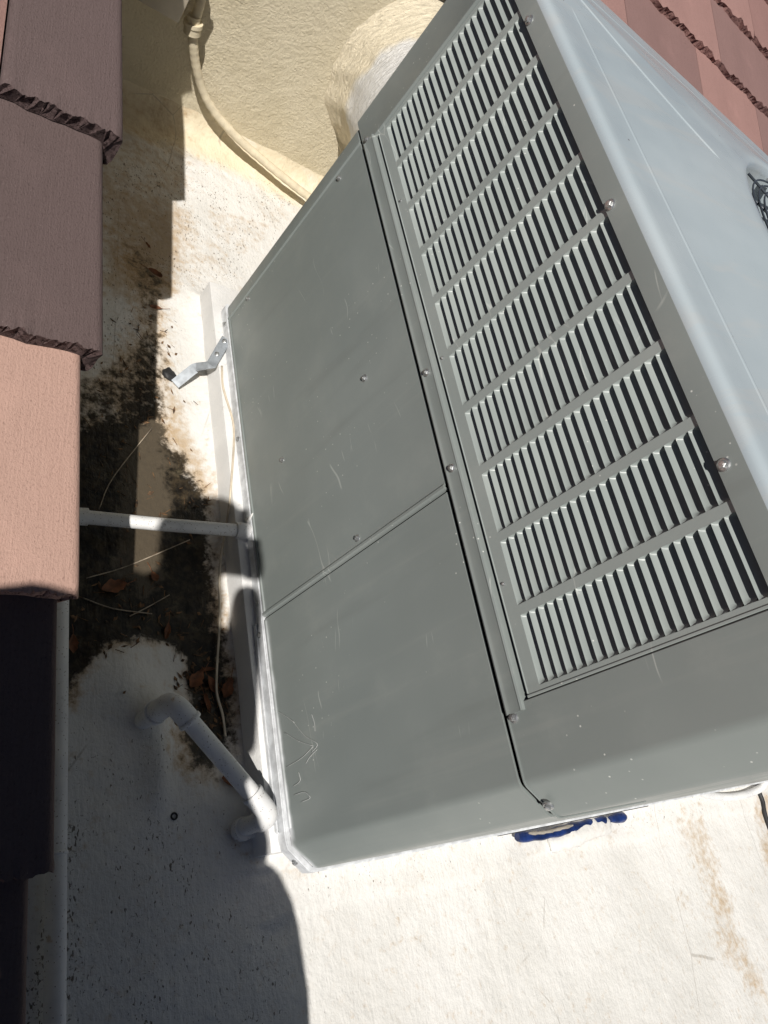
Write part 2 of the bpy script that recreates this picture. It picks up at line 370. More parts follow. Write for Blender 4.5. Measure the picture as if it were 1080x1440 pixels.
def poly_mask(pts, soft):
    """soft mask (1 inside) of a polygon given as photograph pixels on the roof"""
    P = [at(a, b, 2, ZR) for a, b in pts]; P = [(p.x, p.y) for p in P]
    ins = np.zeros_like(X, bool); dist = np.full_like(X, 9.0)
    for i in range(len(P)):
        (x1, y1), (x2, y2) = P[i], P[(i + 1) % len(P)]
        cond = ((y1 > Y) != (y2 > Y)) & (X < (x2 - x1) * (Y - y1) / (y2 - y1 + 1e-12) + x1); ins ^= cond
        dx, dy = x2 - x1, y2 - y1; t = np.clip(((X - x1) * dx + (Y - y1) * dy) / (dx * dx + dy * dy + 1e-12), 0, 1)
        dist = np.minimum(dist, np.hypot(X - x1 - t * dx, Y - y1 - t * dy))
    sd = np.where(ins, dist, -dist); return sstep(-soft, soft, sd)
muck = poly_mask([(40, 545), (120, 520), (180, 480), (212, 455), (226, 470), (228, 560), (232, 620), (256, 640), (276, 680), (292, 705), (292, 770), (300, 850), (318, 940), (330, 1020), (322, 1060), (300, 1085), (268, 1075), (258, 1020), (268, 975), (240, 955), (235, 915), (205, 905), (150, 915), (105, 975), (60, 985), (40, 800)], 0.065)
muck = muck * (1 - 0.45 * poly_mask([(150, 420), (228, 440), (215, 520), (200, 600), (60, 620), (60, 520)], 0.06))
muck = muck
muck = np.maximum(muck, 0.5 * poly_mask([(160, 330), (205, 350), (240, 400), (228, 470), (200, 500), (190, 420)], 0.05))
hollow = poly_mask([(228, 905), (262, 925), (255, 1000), (215, 1010), (120, 1000), (110, 960), (150, 920)], 0.02)
muck = muck * (1 - hollow)
silt = poly_mask([(165, 610), (228, 585), (240, 650), (242, 715), (236, 790), (205, 850), (160, 800)], 0.045) * 1.0
speck = 0.10 + 0.52 * poly_mask([(100, 200), (270, 200), (430, 290), (330, 420), (240, 420), (225, 640), (100, 640)], 0.08) + 0.46 * poly_mask([(60, 1000), (240, 1010), (330, 1200), (420, 1300), (420, 1600), (-100, 1600)], 0.1)
speck = speck + 0.35 * poly_mask([(400, 1225), (1080, 1085), (1080, 1125), (440, 1270)], 0.015) + 0.5 * poly_mask([(90, 1150), (110, 1150), (100, 1440), (20, 1440), (70, 1240)], 0.02)
tan = 0.62 * poly_mask([(224, 440), (240, 490), (258, 570), (296, 650), (326, 715), (290, 725), (255, 655), (226, 600)], 0.05) + 0.3 * poly_mask([(400, 1226), (700, 1165), (700, 1180), (430, 1245)], 0.02) + 0.55 * poly_mask([(120, 150), (275, 150), (262, 310), (235, 440), (90, 440)], 0.05) + 0.75 * poly_mask([(952, 1150), (985, 1145), (1010, 1220), (1040, 1310), (1080, 1380), (1080, 1430), (1010, 1330), (985, 1230)], 0.06)
tan = tan + 0.7 * poly_mask([(1055, 1120), (1090, 1110), (1100, 1220), (1075, 1230)], 0.03) + 0.45 * poly_mask([(950, 1250), (975, 1250), (970, 1290), (955, 1290)], 0.02)
tan = tan + 0.35 * poly_mask([(300, 1150), (400, 1170), (440, 1220), (400, 1230), (330, 1200)], 0.03) + 0.4 * poly_mask([(225, 560), (250, 560), (300, 700), (290, 720), (260, 660)], 0.03)
tan = tan + 0.35 * poly_mask([(250, 1060), (300, 1090), (270, 1130), (240, 1120)], 0.02) + 0.45 * poly_mask([(150, 260), (230, 300), (420, 290), (300, 400), (235, 420), (150, 400)], 0.05)
tan = tan + 0.22 * poly_mask([(640, 1200), (900, 1150), (900, 1180), (650, 1240)], 0.05) + 0.05 * fbm(X * 1.3, Y * 1.3, 3)
put_attr('muck', muck); put_attr('silt', silt); put_attr('speck', speck); put_attr('tan', tan)
put_attr('beige', sstep(1.90, 2.085, Y + 0.22 * (fbm(X * 4, Y * 6, 4) - 0.45)))
tag(link('flat_roof', me, ROOF), kind='structure')
ground = pyd('ground', [(-60, -60, -3.4), (60, -60, -3.4), (60, 60, -3.4), (-60, 60, -3.4)], [(0, 1, 2, 3)])
GR = mat_simple('dry_ground', (0.18, 0.16, 0.12), 0.9, var=0.3, sc=0.6, bump=0.3, bs=3, bd=0.05)
tag(link('ground', ground, GR), kind='structure')

# ------------------------------------------------------------------ walls of the well
def wall_me(name, x0, x1, y0, y1, z0, z1, face):
    """thick wall whose visible face is a fine grid with slight unevenness"""
    bm = bmesh.new(); bm_box(bm, x0, x1, y0, y1, z0, z1); return from_bm(name, bm)
o = link('stucco_wall', wall_me('stucco_wall', -0.56, 4.2, 2.09, 2.25, -0.2, 0.80, 0), STUCCO)
tag(o, 'beige stucco wall closing the roof well, with the white duct going in', 'wall')
side_prof = [(-4.0, -0.4), (2.09, -0.4), (2.09, 0.177 + 0.333 * 2.09 - 0.11), (-0.55, 0.177 - 0.333 * 0.55 - 0.11), (-4.0, -0.3)]
o = link('stucco_wall', extrude_profile('stucco_wall_side', side_prof, 'x', -0.60, -0.522), STUCCO)
tag(o, 'low stucco side wall under the edge of the tiled roof', 'wall')

# ------------------------------------------------------------------ tiled roof
def roof_z(y): return 0.1735 + 0.333 * y
deckv = []; deckf = []
def deck(x0, x1, y0, y1):
    b = len(deckv)
    for dz in (-0.085, -0.105):
        for (x, y) in ((x0, y0), (x1, y0), (x1, y1), (x0, y1)): deckv.append((x, y, roof_z(y) + dz))
    deckf.extend([(b, b + 1, b + 2, b + 3), (b + 7, b + 6, b + 5, b + 4)] + [(b + i, b + 4 + i, b + 4 + (i + 1) % 4, b + (i + 1) % 4) for i in range(4)])
deck(-4.0, -0.53, -0.62, 2.0); deck(-4.0, 4.2, 2.005, 5.0)
DECK = mat_simple('roof_underlay', (0.05, 0.045, 0.04), 0.9)
tiled = tag(link('tiled_roof', pyd('tiled_roof', deckv, deckf), DECK), kind='structure')
EAVE_BOARD = mat_simple('eave_board_paint', (0.55, 0.47, 0.34), 0.7)
link('eave_shadow_board', box_me('eave_shadow_board', -0.5, 4.2, 2.010, 2.030, 0.735, 0.752 + 0.04), EAVE_BOARD, tiled)  # board added below the eave to bring its shadow lower on the wall
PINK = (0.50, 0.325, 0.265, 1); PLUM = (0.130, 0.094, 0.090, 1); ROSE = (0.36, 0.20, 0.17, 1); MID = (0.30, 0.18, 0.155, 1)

def rake_tile_me(seed):
    r = random.Random(seed)
    # cross-section, local x to the right (edge at 0), z up
    prof = [(-0.176, -0.028), (-0.176, -0.006), (-0.172, -0.001), (-0.165, 0.0)]
    for i in range(1, 49): prof.append((-0.165 + 0.15 * i / 48, 0.0))
    R_ = 0.013
    for i in range(1, 7):
        a = math.pi / 2 * (1 - i / 6); prof.append((-R_ + R_ * math.cos(a) + 0.0, -R_ + R_ * math.sin(a)))
    prof += [(0.0, -0.035), (0.0, -0.058), (-0.003, -0.074), (-0.012, -0.078), (-0.02, -0.072), (-0.021, -0.05), (-0.024, -0.034)]
    for i in range(1, 8): prof.append((-0.03 - 0.14 * i / 8, -0.029))
    L = 0.40; yst = [0.0, 0.003, 0.008, 0.016, 0.035, 0.08, 0.15, 0.22, 0.29, 0.35, L]
    n = len(prof); v = []; jag = [r.uniform(-1, 1) for _ in range(n)]
    slow = [math.sin(i * 0.31 + seed) * 0.6 + math.sin(i * 0.83 + 2 * seed) * 0.4 for i in range(n)]; low = [0.55 * jag[i] + 0.15 * (jag[i - 1] + jag[(i + 1) % n]) + 0.5 * slow[i] for i in range(n)]
    for j, y in enumerate(yst):
        t = y / L
        for i, (x, z) in enumerate(prof):
            tap = -0.024 * t * (x + 0.176) / 0.176
            wob = max(0, 1 - y / 0.03)
            k = (i / n)
            v.append((x + tap + (low[i] * 0.0010 if j < 3 else 0), y + low[i] * 0.0042 * wob + r.uniform(-1, 1) * 0.0015 * wob, z + (low[i - 2] * 0.0016 - 0.0008) * wob * (1 if z > -0.02 else 0.5)))
    f = []
    for j in range(len(yst) - 1):
        for i in range(n): f.append((j * n + i, j * n + (i + 1) % n, (j + 1) * n + (i + 1) % n, (j + 1) * n + i))
    bm = bmesh.new(); vs = [bm.verts.new(p) for p in v]
    for q in f: bm.faces.new([vs[i] for i in q])
    # rough broken butt: strip between the outer and the inner contour, with a crumbly middle row
    m1 = 4 + 48 + 6 + 3; outer = list(range(1, m1 + 1)); inner = [0] + list(range(n - 1, m1, -1))
    mids = []
    for q, i in enumerate(outer):
        j = inner[min(len(inner) - 1, int(q * len(inner) / len(outer)))]
        a, b = vs[i].co, vs[j].co; mids.append((bm.verts.new(a.lerp(b, 0.5) + Vector((r.uniform(-.0008, .0008), r.uniform(-0.0015, 0.003), r.uniform(-.001, .001)))), j))
    for q in range(len(outer) - 1):
        a, b = vs[outer[q]], vs[outer[q + 1]]; m, j = mids[q]; m2, j2 = mids[q + 1]
        fc = bm.faces.new((a, m, m2, b)); fc.material_index = 1
        fc = bm.faces.new((m, vs[j], vs[j2], m2) if j != j2 else (m, vs[j], m2)); fc.material_index = 1
    try: bm.faces.new([vs[(len(yst) - 1) * n + i] for i in range(n)])
    except ValueError: pass
    me_ = from_bm('rake_tile', bm); me_.materials.append(TILE); me_.materials.append(BUTT); shade(me_, 42); return me_
def slab_tile_me(seed, wd=0.444, L=0.40):
    r = random.Random(seed); nx_ = 26; T = 0.028; rows = [0.0, 0.004, 0.012, 0.03, 0.12, 0.25, L]
    bm = bmesh.new(); top = []; bot = []
    jag = [r.uniform(-1, 1) for _ in range(nx_ + 1)]
    for j, y in enumerate(rows):
        rt = []; rb = []
        for i in range(nx_ + 1):
            x = wd * i / nx_; wob = max(0, 1 - y / 0.025); notch = 0.012 * math.exp(-((x - wd * 0.5) / 0.008) ** 2) * wob
            arch = 0.004 * (1 - math.cos(4 * math.pi * x / wd)) * 0.5
            dz = (jag[i] * 0.004 - 0.003) * wob
            rt.append(bm.verts.new((x, y + jag[i] * 0.008 * wob + notch, arch + dz))); rb.append(bm.verts.new((x, y + jag[i - 1] * 0.005 * wob + notch, -T + arch)))
        top.append(rt); bot.append(rb)
    for j in range(len(rows) - 1):
        for i in range(nx_):
            bm.faces.new((top[j][i], top[j][i + 1], top[j + 1][i + 1], top[j + 1][i])); bm.faces.new((bot[j][i], bot[j + 1][i], bot[j + 1][i + 1], bot[j][i + 1]))
        for s in (0, nx_): bm.faces.new((top[j][s], top[j + 1][s], bot[j + 1][s], bot[j][s]))
    for i in range(nx_):
        a = [top[0][i], top[0][i + 1], bot[0][i + 1], bot[0][i]]
        c_ = bm.verts.new(sum((q.co for q in a), Vector()) / 4 + Vector((0, r.uniform(-0.003, 0.010), 0)))
        for q in range(4):
            fc = bm.faces.new((a[q], c_, a[(q + 1) % 4])); fc.material_index = 1
        bm.faces.new((top[-1][i], bot[-1][i], bot[-1][i + 1], top[-1][i + 1]))
    me_ = from_bm('roof_tile', bm); me_.materials.append(TILE); me_.materials.append(BUTT); shade(me_, 45); return me_
SL = math.atan(0.236)
rakes = [rake_tile_me(s) for s in (3, 8, 21, 34)]
rowsY = [0.006 + 0.3355 * k for k in range(-3, 6)]
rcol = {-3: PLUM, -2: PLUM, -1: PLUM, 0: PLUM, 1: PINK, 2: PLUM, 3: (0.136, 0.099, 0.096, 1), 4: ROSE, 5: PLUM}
for k, y in zip(range(-3, 6), rowsY):
    if k == -3: continue
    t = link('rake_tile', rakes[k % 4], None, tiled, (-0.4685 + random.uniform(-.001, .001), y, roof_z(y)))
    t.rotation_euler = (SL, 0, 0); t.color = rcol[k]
slabs = [slab_tile_me(s) for s in (5, 6, 7, 9)]
SL2 = math.atan(0.25)
def slab(x, y, colr, zoff=0.0):
    t = link('roof_tile', random.choice(slabs), None, tiled, (x, y, roof_z(y) + zoff)); t.rotation_euler = (SL2, 0, 0); t.color = colr
for k, y in zip(range(-3, 6), rowsY):
    if k == -3: continue
    for i in range(5): slab(-0.645 - 0.447 * (i + 1) + (0.0 if k % 2 else 0.0), y, random.choice([PLUM, ROSE, MID, PINK]), -0.006)
RED = [(0.315, 0.185, 0.167, 1), (0.345, 0.205, 0.185, 1), (0.255, 0.158, 0.147, 1), (0.295, 0.173, 0.158, 1)]
for j in range(6):
    y = 1.985 + 0.285 * j
    for i in range(-5, 8):
        x = (0.984 if j % 2 == 0 else 1.125) + 0.447 * i
        if x > 3.7 or x < -2.7: continue
        c_ = RED[(i * 3 + j * 2 + (i * j) % 3) % 4]
        if j == 0 and i == 0: c_ = RED[2]
        if j == 0 and i == 1: c_ = RED[1]
        if j == 1 and i == 0: c_ = RED[1]
        if j == 1 and i == 1: c_ = RED[2]
        slab(x, y, c_)

# ------------------------------------------------------------------ timber curb under the unit
curb = tag(empty('timber_curb', (0, 0, ZR)), 'white painted timber curb carrying the grey air conditioner', 'curb')
def part(name, me_, mat, parent, sm=None):
    o_ = link(name, me_, mat, parent, None, sm); o_.matrix_parent_inverse = Matrix.Translation(parent.location).inverted() if parent.parent is None else (parent.matrix_parent_inverse.copy() if False else Matrix())
    return o_
def tpart(name, me_, mat, root, sm=None):
    """part whose mesh is in world coordinates, under a root empty that sits at root.location"""
    me_.transform(Matrix.Translation(-Vector(root.location))); return link(name, me_, mat, root, None, sm)
tpart('sleeper', box_me('s', -0.025, 0.09, -0.005, 1.395, -0.17, -0.052, bev=0.003), CURB, curb, 40)
tpart('sleeper', box_me('s', 0.094, 2.02, 1.28, 1.392, -0.17, -0.053, bev=0.004), CURB, curb, 40)
tpart('sleeper', box_me('s', 0.094, 2.02, -0.034, 0.07, -0.17, -0.053, bev=0.004), CURB, curb, 40)
tpart('sleeper', box_me('s', 1.94, 2.04, 0.074, 1.276, -0.17, -0.054, bev=0.004), CURB, curb, 40)
# ------------------------------------------------------------------ packaged air conditioner
ac = tag(empty('rooftop_air_conditioner', (0, 0, -0.05)), 'large grey metal air conditioner with rows of louvres and a fan on top', 'air conditioner')
CH = 0.0445; YF = 1.2935; DX = 1.98
def up(name, me_, mat=PAINT, sm=35, parent=None):
    me_.transform(Matrix.Translation(-Vector(ac.location))); return link(name, me_, mat, parent or ac, None, sm)
def plate(name, prof, z0, z1, th=0.004, mat=PAINT, bevel=0.0012):
    """sheet following a plan polyline (x,y), thickened inwards, edges eased"""
    n = len(prof); nr = []
    for i in range(n):
        a = Vector(prof[max(i - 1, 0)]); b = Vector(prof[min(i + 1, n - 1)]); d = (b - a).normalized(); nr.append(Vector((-d.y, d.x)))
    outer = [Vector(p) for p in prof]; inner = [Vector(p) + nr[i] * th for i, p in enumerate(prof)]
    ring = outer + inner[::-1]
    bm = bmesh.new(); lo = [bm.verts.new((p.x, p.y, z0)) for p in ring]; hi = [bm.verts.new((p.x, p.y, z1)) for p in ring]; m_ = len(ring)
    for i in range(m_): bm.faces.new((lo[i], lo[(i + 1) % m_], hi[(i + 1) % m_], hi[i]))
    for i in range(n - 1):
        j = m_ - 1 - i
        bm.faces.new((lo[i], lo[i + 1], lo[j - 1], lo[j])); bm.faces.new((hi[i], hi[j], hi[j - 1], hi[i + 1]))
    bmesh.ops.recalc_face_normals(bm, faces=bm.faces)
    if bevel:
        es = [e for e in bm.edges if len(e.link_faces) == 2 and e.calc_face_angle(0) > 1.2]
        bmesh.ops.bevel(bm, geom=es, offset=bevel, segments=2, affect='EDGES')
    return up(name, from_bm(name, bm), mat, 30)
def corner_arc(off=0.0, r=0.02):
    """near corner in plan from the end face round the 45 degree chamfer to the long face, softened folds"""
    pts = [(0.25, -CH - off)]
    a = Vector((CH, -CH - off)); b = Vector((-off, 0.0))
    def fold(p0, p, p1, k=5, t=0.0075):
        d0 = (p0 - p).normalized() * t; d1 = (p1 - p).normalized() * t; s, e = p + d0, p + d1
        return [tuple(s.lerp(p, u).lerp(p.lerp(e, u), u)) for u in [i / (k - 1) for i in range(k)]]
    return fold, a, b
fold, CA, CB = corner_arc()
def near_plan(off, y1, x1=0.25):
    a = Vector((CH, -CH - off)); b = Vector((-off, -off * 0.4)); s = Vector((x1, -CH - off)); e = Vector((-off, y1))
    return [tuple(s)] + fold(s, a, b) + fold(a, b, e) + [tuple(e)]
def rev(p): return list(reversed(p))
# lower panels. plan order is such that 'inner' lies to +x: walk from +y to -y
plate('lower_panel', [(0.03, YF + 0.001), (0.012, YF), (0.004, YF - 0.003), (0.0005, YF - 0.010), (0.0, 1.258), (-0.0004, 1.2535), (-0.0030, 1.2505), (-0.0030, 1.2470), (0.0, 1.2440), (0.0, 0.66), (0.0, 0.4565), (-0.0012, 0.4545), (-0.0042, 0.4515), (-0.0042, 0.4470), (0.0, 0.4445), (0.006, 0.4440)], -0.021, 0.5612)
plate('lower_panel', rev(near_plan(0.0, 0.4405)), -0.0205, 0.5605)
# hem bead along the foot of each lower panel
for (a, b) in ((0.455, 1.243), (0.03, 0.436)):
    bm = bmesh.new(); bm_box(bm, -0.0032, 0.002, a, b, -0.0195, -0.0125, bev=0.0018, seg=2); up('panel_hem', from_bm('panel_hem', bm), PAINT, 60)
# dark recess behind the joints of the long face
up('inner_wall', box_me('inner_wall', 0.012, 0.016, 0.02, 1.27, -0.02, 0.615), INTERIOR_DARK)
# raised trim strip between panels and louvres
tp = [(0.010, 0.5708), (-0.0030, 0.5710), (-0.0062, 0.5722), (-0.0078, 0.5755), (-0.0064, 0.5790), (-0.0060, 0.5815), (-0.0060, 0.5965), (-0.0062, 0.5985), (-0.0074, 0.6005), (-0.0060, 0.6032), (-0.0025, 0.6046), (0.010, 0.6050)]
up('trim_strip', extrude_profile('trim_strip', tp, 'y', 0.088, 1.222), PAINT, 25)
# upper corner posts, a little proud of the panels below
UP0 = 0.5708
plate('corner_post', rev(near_plan(0.0022, 0.0998)), UP0, 0.990, th=0.003)
plate('post_lip', rev(near_plan(0.0042, 0.086)), UP0 - 0.001, UP0 + 0.0035, th=0.003, bevel=0.0013)
plate('corner_post', [(0.04, 1.3095), (0.016, 1.3090), (0.004, 1.3065), (-0.0015, 1.3010), (-0.0030, 1.294), (-0.0030, 1.2235), (-0.0045, 1.2205), (-0.0045, 1.2170), (-0.0010, 1.2150), (0.008, 1.2145)], UP0 - 0.003, 0.990, th=0.003)
for (x, y, z) in ((-0.0006, 1.2225, 0.5620),): pass
# end and rear panels
up('end_panel', box_me('end_panel', 0.252, DX, -CH, -CH + 0.004, -0.021, 0.990, bev=0.001), PAINT, 40)
up('end_panel', box_me('end_panel', 0.042, DX, YF + 0.0015, YF + 0.006, -0.021, 0.990, bev=0.001), PAINT, 40)
up('rear_panel', box_me('rear_panel', DX, DX + 0.004, -CH, YF, -0.021, 0.990, bev=0.001), PAINT, 40)
# base rail, painted white with the roof
def rail_plan(off):
    a = [(-off, 1.300), (-off, 0.002)]
    return [(0.05, 1.300 + off * 0.5)] + a + [(CH - off * 0.2, -CH - off), (DX, -CH - off * 0.6)]
bm = bmesh.new()
RW = mat_simple('white_rail_paint', (0.64, 0.66, 0.68), 0.55, var=0.2, sc=50, bump=0.3, bs=130, bd=0.002)
plate('base_rail', [(0.06, 1.3045), (0.004, 1.3045), (-0.0015, 1.2985), (-0.0025, 1.28), (-0.0025, 0.455), (-0.005, 0.44), (-0.007, 0.20), (-0.009, 0.012), (-0.006, -0.004), (0.034, -0.0475), (0.050, -0.0500), (DX, -0.0490)], -0.0520, -0.0235, th=0.012, mat=RW, bevel=0.002)
# painted-over seam flange of the rail, stepping out below the near panel
plate('rail_flange', [(-0.0035, 0.438), (-0.0115, 0.436), (-0.0150, 0.20), (-0.0150, 0.030), (-0.0110, 0.024)], -0.0505, -0.0400, th=0.003, mat=RW, bevel=0.001)

# louvred panel: frame bars with ten windows, twenty slats in each
NG, NS, GP, SP = 10, 20, 0.1108, 0.01613
Z0L = 0.6355; LY0, LY1 = 0.1015, 1.2135
bm = bmesh.new(); FX = 0.0006
ztop = Z0L + NS * SP + 0.001
def bar(y0, y1, z0, z1): bm_box(bm, FX, FX + 0.0035, y0, y1, z0, z1)
bar(LY0, LY1, 0.6125, Z0L); bar(LY0, LY1, ztop, 0.985)
edges = [LY0]
wins = [(0.2085 + GP * k - 0.0965, 0.2085 + GP * k) for k in range(NG)]
prev = LY0
for (a, b) in wins: bar(prev, a, Z0L, ztop); prev = b
bar(prev, LY1, Z0L, ztop)
# folded-out hem at the near edge
bm_box(bm, -0.0012, FX + 0.003, LY0 - 0.0005, LY0 + 0.0035, 0.6120, 0.985, bev=0.0008, seg=1)
bm_box(bm, -0.0006, FX + 0.003, LY0 + 0.005, LY1, 0.6120, 0.6145, bev=0.0008, seg=1)
lp = up('louver_panel', from_bm('louver_panel', bm), PAINT_SUNLIT, 30)
def slat_me(seed):
    r = random.Random(seed); Ln = 0.0965; D = 0.0150; H = SP * 0.80
    # profile from the soft bend at the lower edge, going inwards and up
    pr = [(0.0, 0.0), (0.0008, SP * 0.03), (0.0030, SP * 0.12), (0.0075, SP * 0.36), (D, H)]
    ye = [(0.0, 1.0), (0.004, 0.55), (0.0085, 0.0), (Ln - 0.0045, 0.0), (Ln - 0.0024, 0.10), (Ln - 0.0008, 0.45), (Ln, 1.0)]
    v = []
    for (y, flat) in ye:
        for q, (x, z) in enumerate(pr):
            v.append((FX + (x * (1 - flat) + 0.0004 * flat), y, z if flat < 0.9 else z))
    n = len(pr); f = []
    for j in range(len(ye) - 1):
        for i in range(n - 1): f.append((j * n + i, (j + 1) * n + i, (j + 1) * n + i + 1, j * n + i + 1))
    # sheet thickness at the cut edge
    b = len(v)
    for (y, flat) in ye: v.append((FX + D * (1 - flat) + 0.0004 * flat + 0.0012, y, H - 0.0008))
    for j in range(len(ye) - 1): f.append((j * n + n - 1, (j + 1) * n + n - 1, b + j + 1, b + j))
    # web left above the slot at its ends
    me_ = pyd('louver_slat', v, f); shade(me_, 50); me_.materials.append(PAINT_SUNLIT); return me_
sm_ = slat_me(1)
for (a, b) in wins:
    for s in range(NS):
        so_ = bpy.data.objects.new('louver_slat', sm_); col.objects.link(so_); so_.parent = lp
        so_.location = (random.uniform(-.0002, .0002), a, Z0L + s * SP + 0.05); so_.rotation_euler = (random.uniform(-.002, .002), random.uniform(-.02, .02), 0)
coil = up('condenser_coil', box_me('condenser_coil', 0.030, 0.050, 0.06, 1.25, 0.60, 0.985), INTERIOR_DARK)

# top cover: rounded flange, flat margin, four hipped slopes rising to the fan ring
FC = Vector((0.65, 0.64)); FR = 0.354
HX0, HX1, HY0, HY1 = 0.072, 1.27, 0.03, 1.232
def rect_pt(a, x0, x1, y0, y1, c):
    d = Vector((math.cos(a), math.sin(a))); t = 1e9
    if d.x > 1e-9: t = min(t, (x1 - c.x) / d.x)
    if d.x < -1e-9: t = min(t, (x0 - c.x) / d.x)
    if d.y > 1e-9: t = min(t, (y1 - c.y) / d.y)
    if d.y < -1e-9: t = min(t, (y0 - c.y) / d.y)
    return c + d * t
OX0, OX1, OY0, OY1 = -0.0030, 1.30, -CH - 0.006, 1.3145
angs = sorted(set([2 * math.pi * i / 120 for i in range(120)] + [math.atan2(y - FC.y, x - FC.x) % (2 * math.pi) for x in (HX0, HX1) for y in (HY0, HY1)] + [math.atan2(y - FC.y, x - FC.x) % (2 * math.pi) for x in (OX0, OX1) for y in (OY0, OY1)]))
bm = bmesh.new(); rings = []
def ring_c(r, z): rings.append([bm.verts.new((FC.x + r * math.cos(a), FC.y + r * math.sin(a), z)) for a in angs])
ZE = 1.0035
ring_c(FR - 0.012, 0.965); ring_c(FR - 0.007, 1.036); ring_c(FR - 0.004, 1.0465); ring_c(FR, 1.0500); ring_c(FR + 0.012, 1.0505); ring_c(FR + 0.024, 1.0475)
hip = [rect_pt(a, HX0, HX1, HY0, HY1, FC) for a in angs]
def lerp_ring(t, z): 
    rings.append([bm.verts.new((*(Vector((FC.x + (FR + 0.024) * math.cos(a), FC.y + (FR + 0.024) * math.sin(a))).lerp(h, t)), z)) for a, h in zip(angs, hip)])
for t in (0.25, 0.5, 0.75): lerp_ring(t, 1.0475 + (ZE + 0.0035 - 1.0475) * t)
rings.append([bm.verts.new((h.x, h.y, ZE + 0.0035)) for h in hip])
def orect(ins, z):
    rings.append([bm.verts.new((*rect_pt(a, OX0 + ins, OX1 - ins * 0.2, OY0 + ins, OY1 - ins, FC), z)) for a in angs])
for ins, z in ((0.045, ZE + 0.0016), (0.022, ZE + 0.0004), (0.012, ZE - 0.0008), (0.0065, ZE - 0.0028), (0.0028, ZE - 0.0062), (0.0008, ZE - 0.0105), (0.0, ZE - 0.0155), (0.0, 0.9575), (0.003, 0.9570)): orect(ins, z)
n = len(angs)
for j in range(len(rings) - 1):
    for i in range(n): bm.faces.new((rings[j][i], rings[j][(i + 1) % n], rings[j + 1][(i + 1) % n], rings[j + 1][i]))
tm = from_bm('top_cover', bm)
top = up('top_cover', tm, TOP, 60)
tm.materials.append(PAINT)
for pl in tm.polygons:
    if abs(pl.normal.z) < 0.25 and pl.center.z - 0.05 < 0.99 and math.hypot(pl.center.x - FC.x, pl.center.y - FC.y) > FR + 0.05: pl.material_index = 1  # flange of the same cover takes the side colour, its weaker light painted in
# beads along the hips and long crease, added to draw the folds' pale highlights
def top_z(x, y):
    d = Vector((x, y)) - FC; h = rect_pt(math.atan2(d.y, d.x), HX0, HX1, HY0, HY1, FC) - FC; r0 = FR + 0.024
    t = (d.length - r0) / max(h.length - r0, 1e-6); return 1.0475 + (ZE + 0.0035 - 1.0475) * min(max(t, 0), 1)
def rib(name, p, q, r=0.0085, sink=0.0072):
    p = Vector(p); q = Vector(q); pts = [p.lerp(q, i / 16) for i in range(17)]; pts = [Vector((c_.x, c_.y, top_z(c_.x, c_.y))) for c_ in pts]
    m_ = tube_me(name, pts, [0.0004] + [r] * 14 + [r * 0.7, 0.0004], 14)
    for vv in m_.vertices: vv.co.z -= sink
    m_.transform(Matrix.Translation(-Vector(ac.location))); return link(name, m_, TOP, top, None, 180)
for cx, cy, sx, sy in ((HX0, HY1, -1, 1), (HX1, HY1, 1, 1), (HX0, HY0, -1, -1), (HX1, HY0, 1, -1)):
    rib('highlight_bead', (cx, cy), (FC.x + sx * 0.338, FC.y + sy * 0.165))
rib('highlight_bead', (HX0, HY0), (HX0, HY1), 0.0080, 0.0069); rib('highlight_bead', (HX0, HY1), (HX1, HY1), 0.0080, 0.0069)
up('top_panel', box_me('top_panel', 1.302, DX + 0.012, -CH - 0.008, 1.3145, 0.9575, ZE + 0.002, bev=0.006, seg=3), TOP, 40)
# fan guard and fan
guard = empty('fan_guard', (0, 0, 0)); guard.parent = ac
gz = 1.040 + 0.05
for i in range(20):
    r = 0.045 + 0.0145 * i; zz = gz + 0.012 * (1 - (r / 0.32) ** 2)
    link('guard_ring', tube_me('guard_ring', [(FC.x + r * math.cos(2 * math.pi * k / 72), FC.y + r * math.sin(2 * math.pi * k / 72), zz) for k in range(72)], 0.0017, 6, True), WIRE, guard, None, 180)
for i in range(16):
    a = math.pi * i / 8 + 0.2
    link('guard_spoke', tube_me('guard_spoke', [(FC.x + r * math.cos(a), FC.y + r * math.sin(a), gz - 0.0035 + 0.012 * (1 - (r / 0.32) ** 2)) for r in (0.03, 0.1, 0.2, 0.28, 0.340)], 0.0024, 6), WIRE, guard, None, 180)
for i in range(4):
    a = 2 * math.pi * i / 4 + math.atan2(0.30, -0.06)
    bm = bmesh.new(); bm_box(bm, -0.012, 0.012, -0.02, 0.02, 0, 0.004, bev=0.001, seg=1); bm_tube(bm, [(0, 0, 0.003), (0, 0, 0.010)], 0.006, 6)
    t_ = link('guard_clip', from_bm('guard_clip', bm), SCREW, guard); t_.location = (FC.x + 0.326 * math.cos(a), FC.y + 0.326 * math.sin(a), gz - 0.004); t_.rotation_euler = (0, 0, a)
fan = empty('fan', (0, 0, 0)); fan.parent = ac
link('fan_motor', tube_me('fan_motor', [(FC.x, FC.y, 0.86), (FC.x, FC.y, 1.0), (FC.x, FC.y, 1.01)], [0.075, 0.075, 0.06], 24), INTERIOR_DARK, fan, None, 40)
for i in range(4):
    bm = bmesh.new(); g = []
    for r in (0.07, 0.15, 0.23, 0.30):
        wv = 0.3 + 0.12 * (r / 0.3)
        g.append([bm.verts.new((FC.x + r * math.cos(i * math.pi / 2 + u * wv), FC.y + r * math.sin(i * math.pi / 2 + u * wv), 0.955 + u * 0.05)) for u in (-1, 0, 1)])
    for j in range(3):
        for q in range(2): bm.faces.new((g[j][q], g[j][q + 1], g[j + 1][q + 1], g[j + 1][q]))
    link('fan_blade', from_bm('fan_blade', bm), STEEL, fan, None, 180)
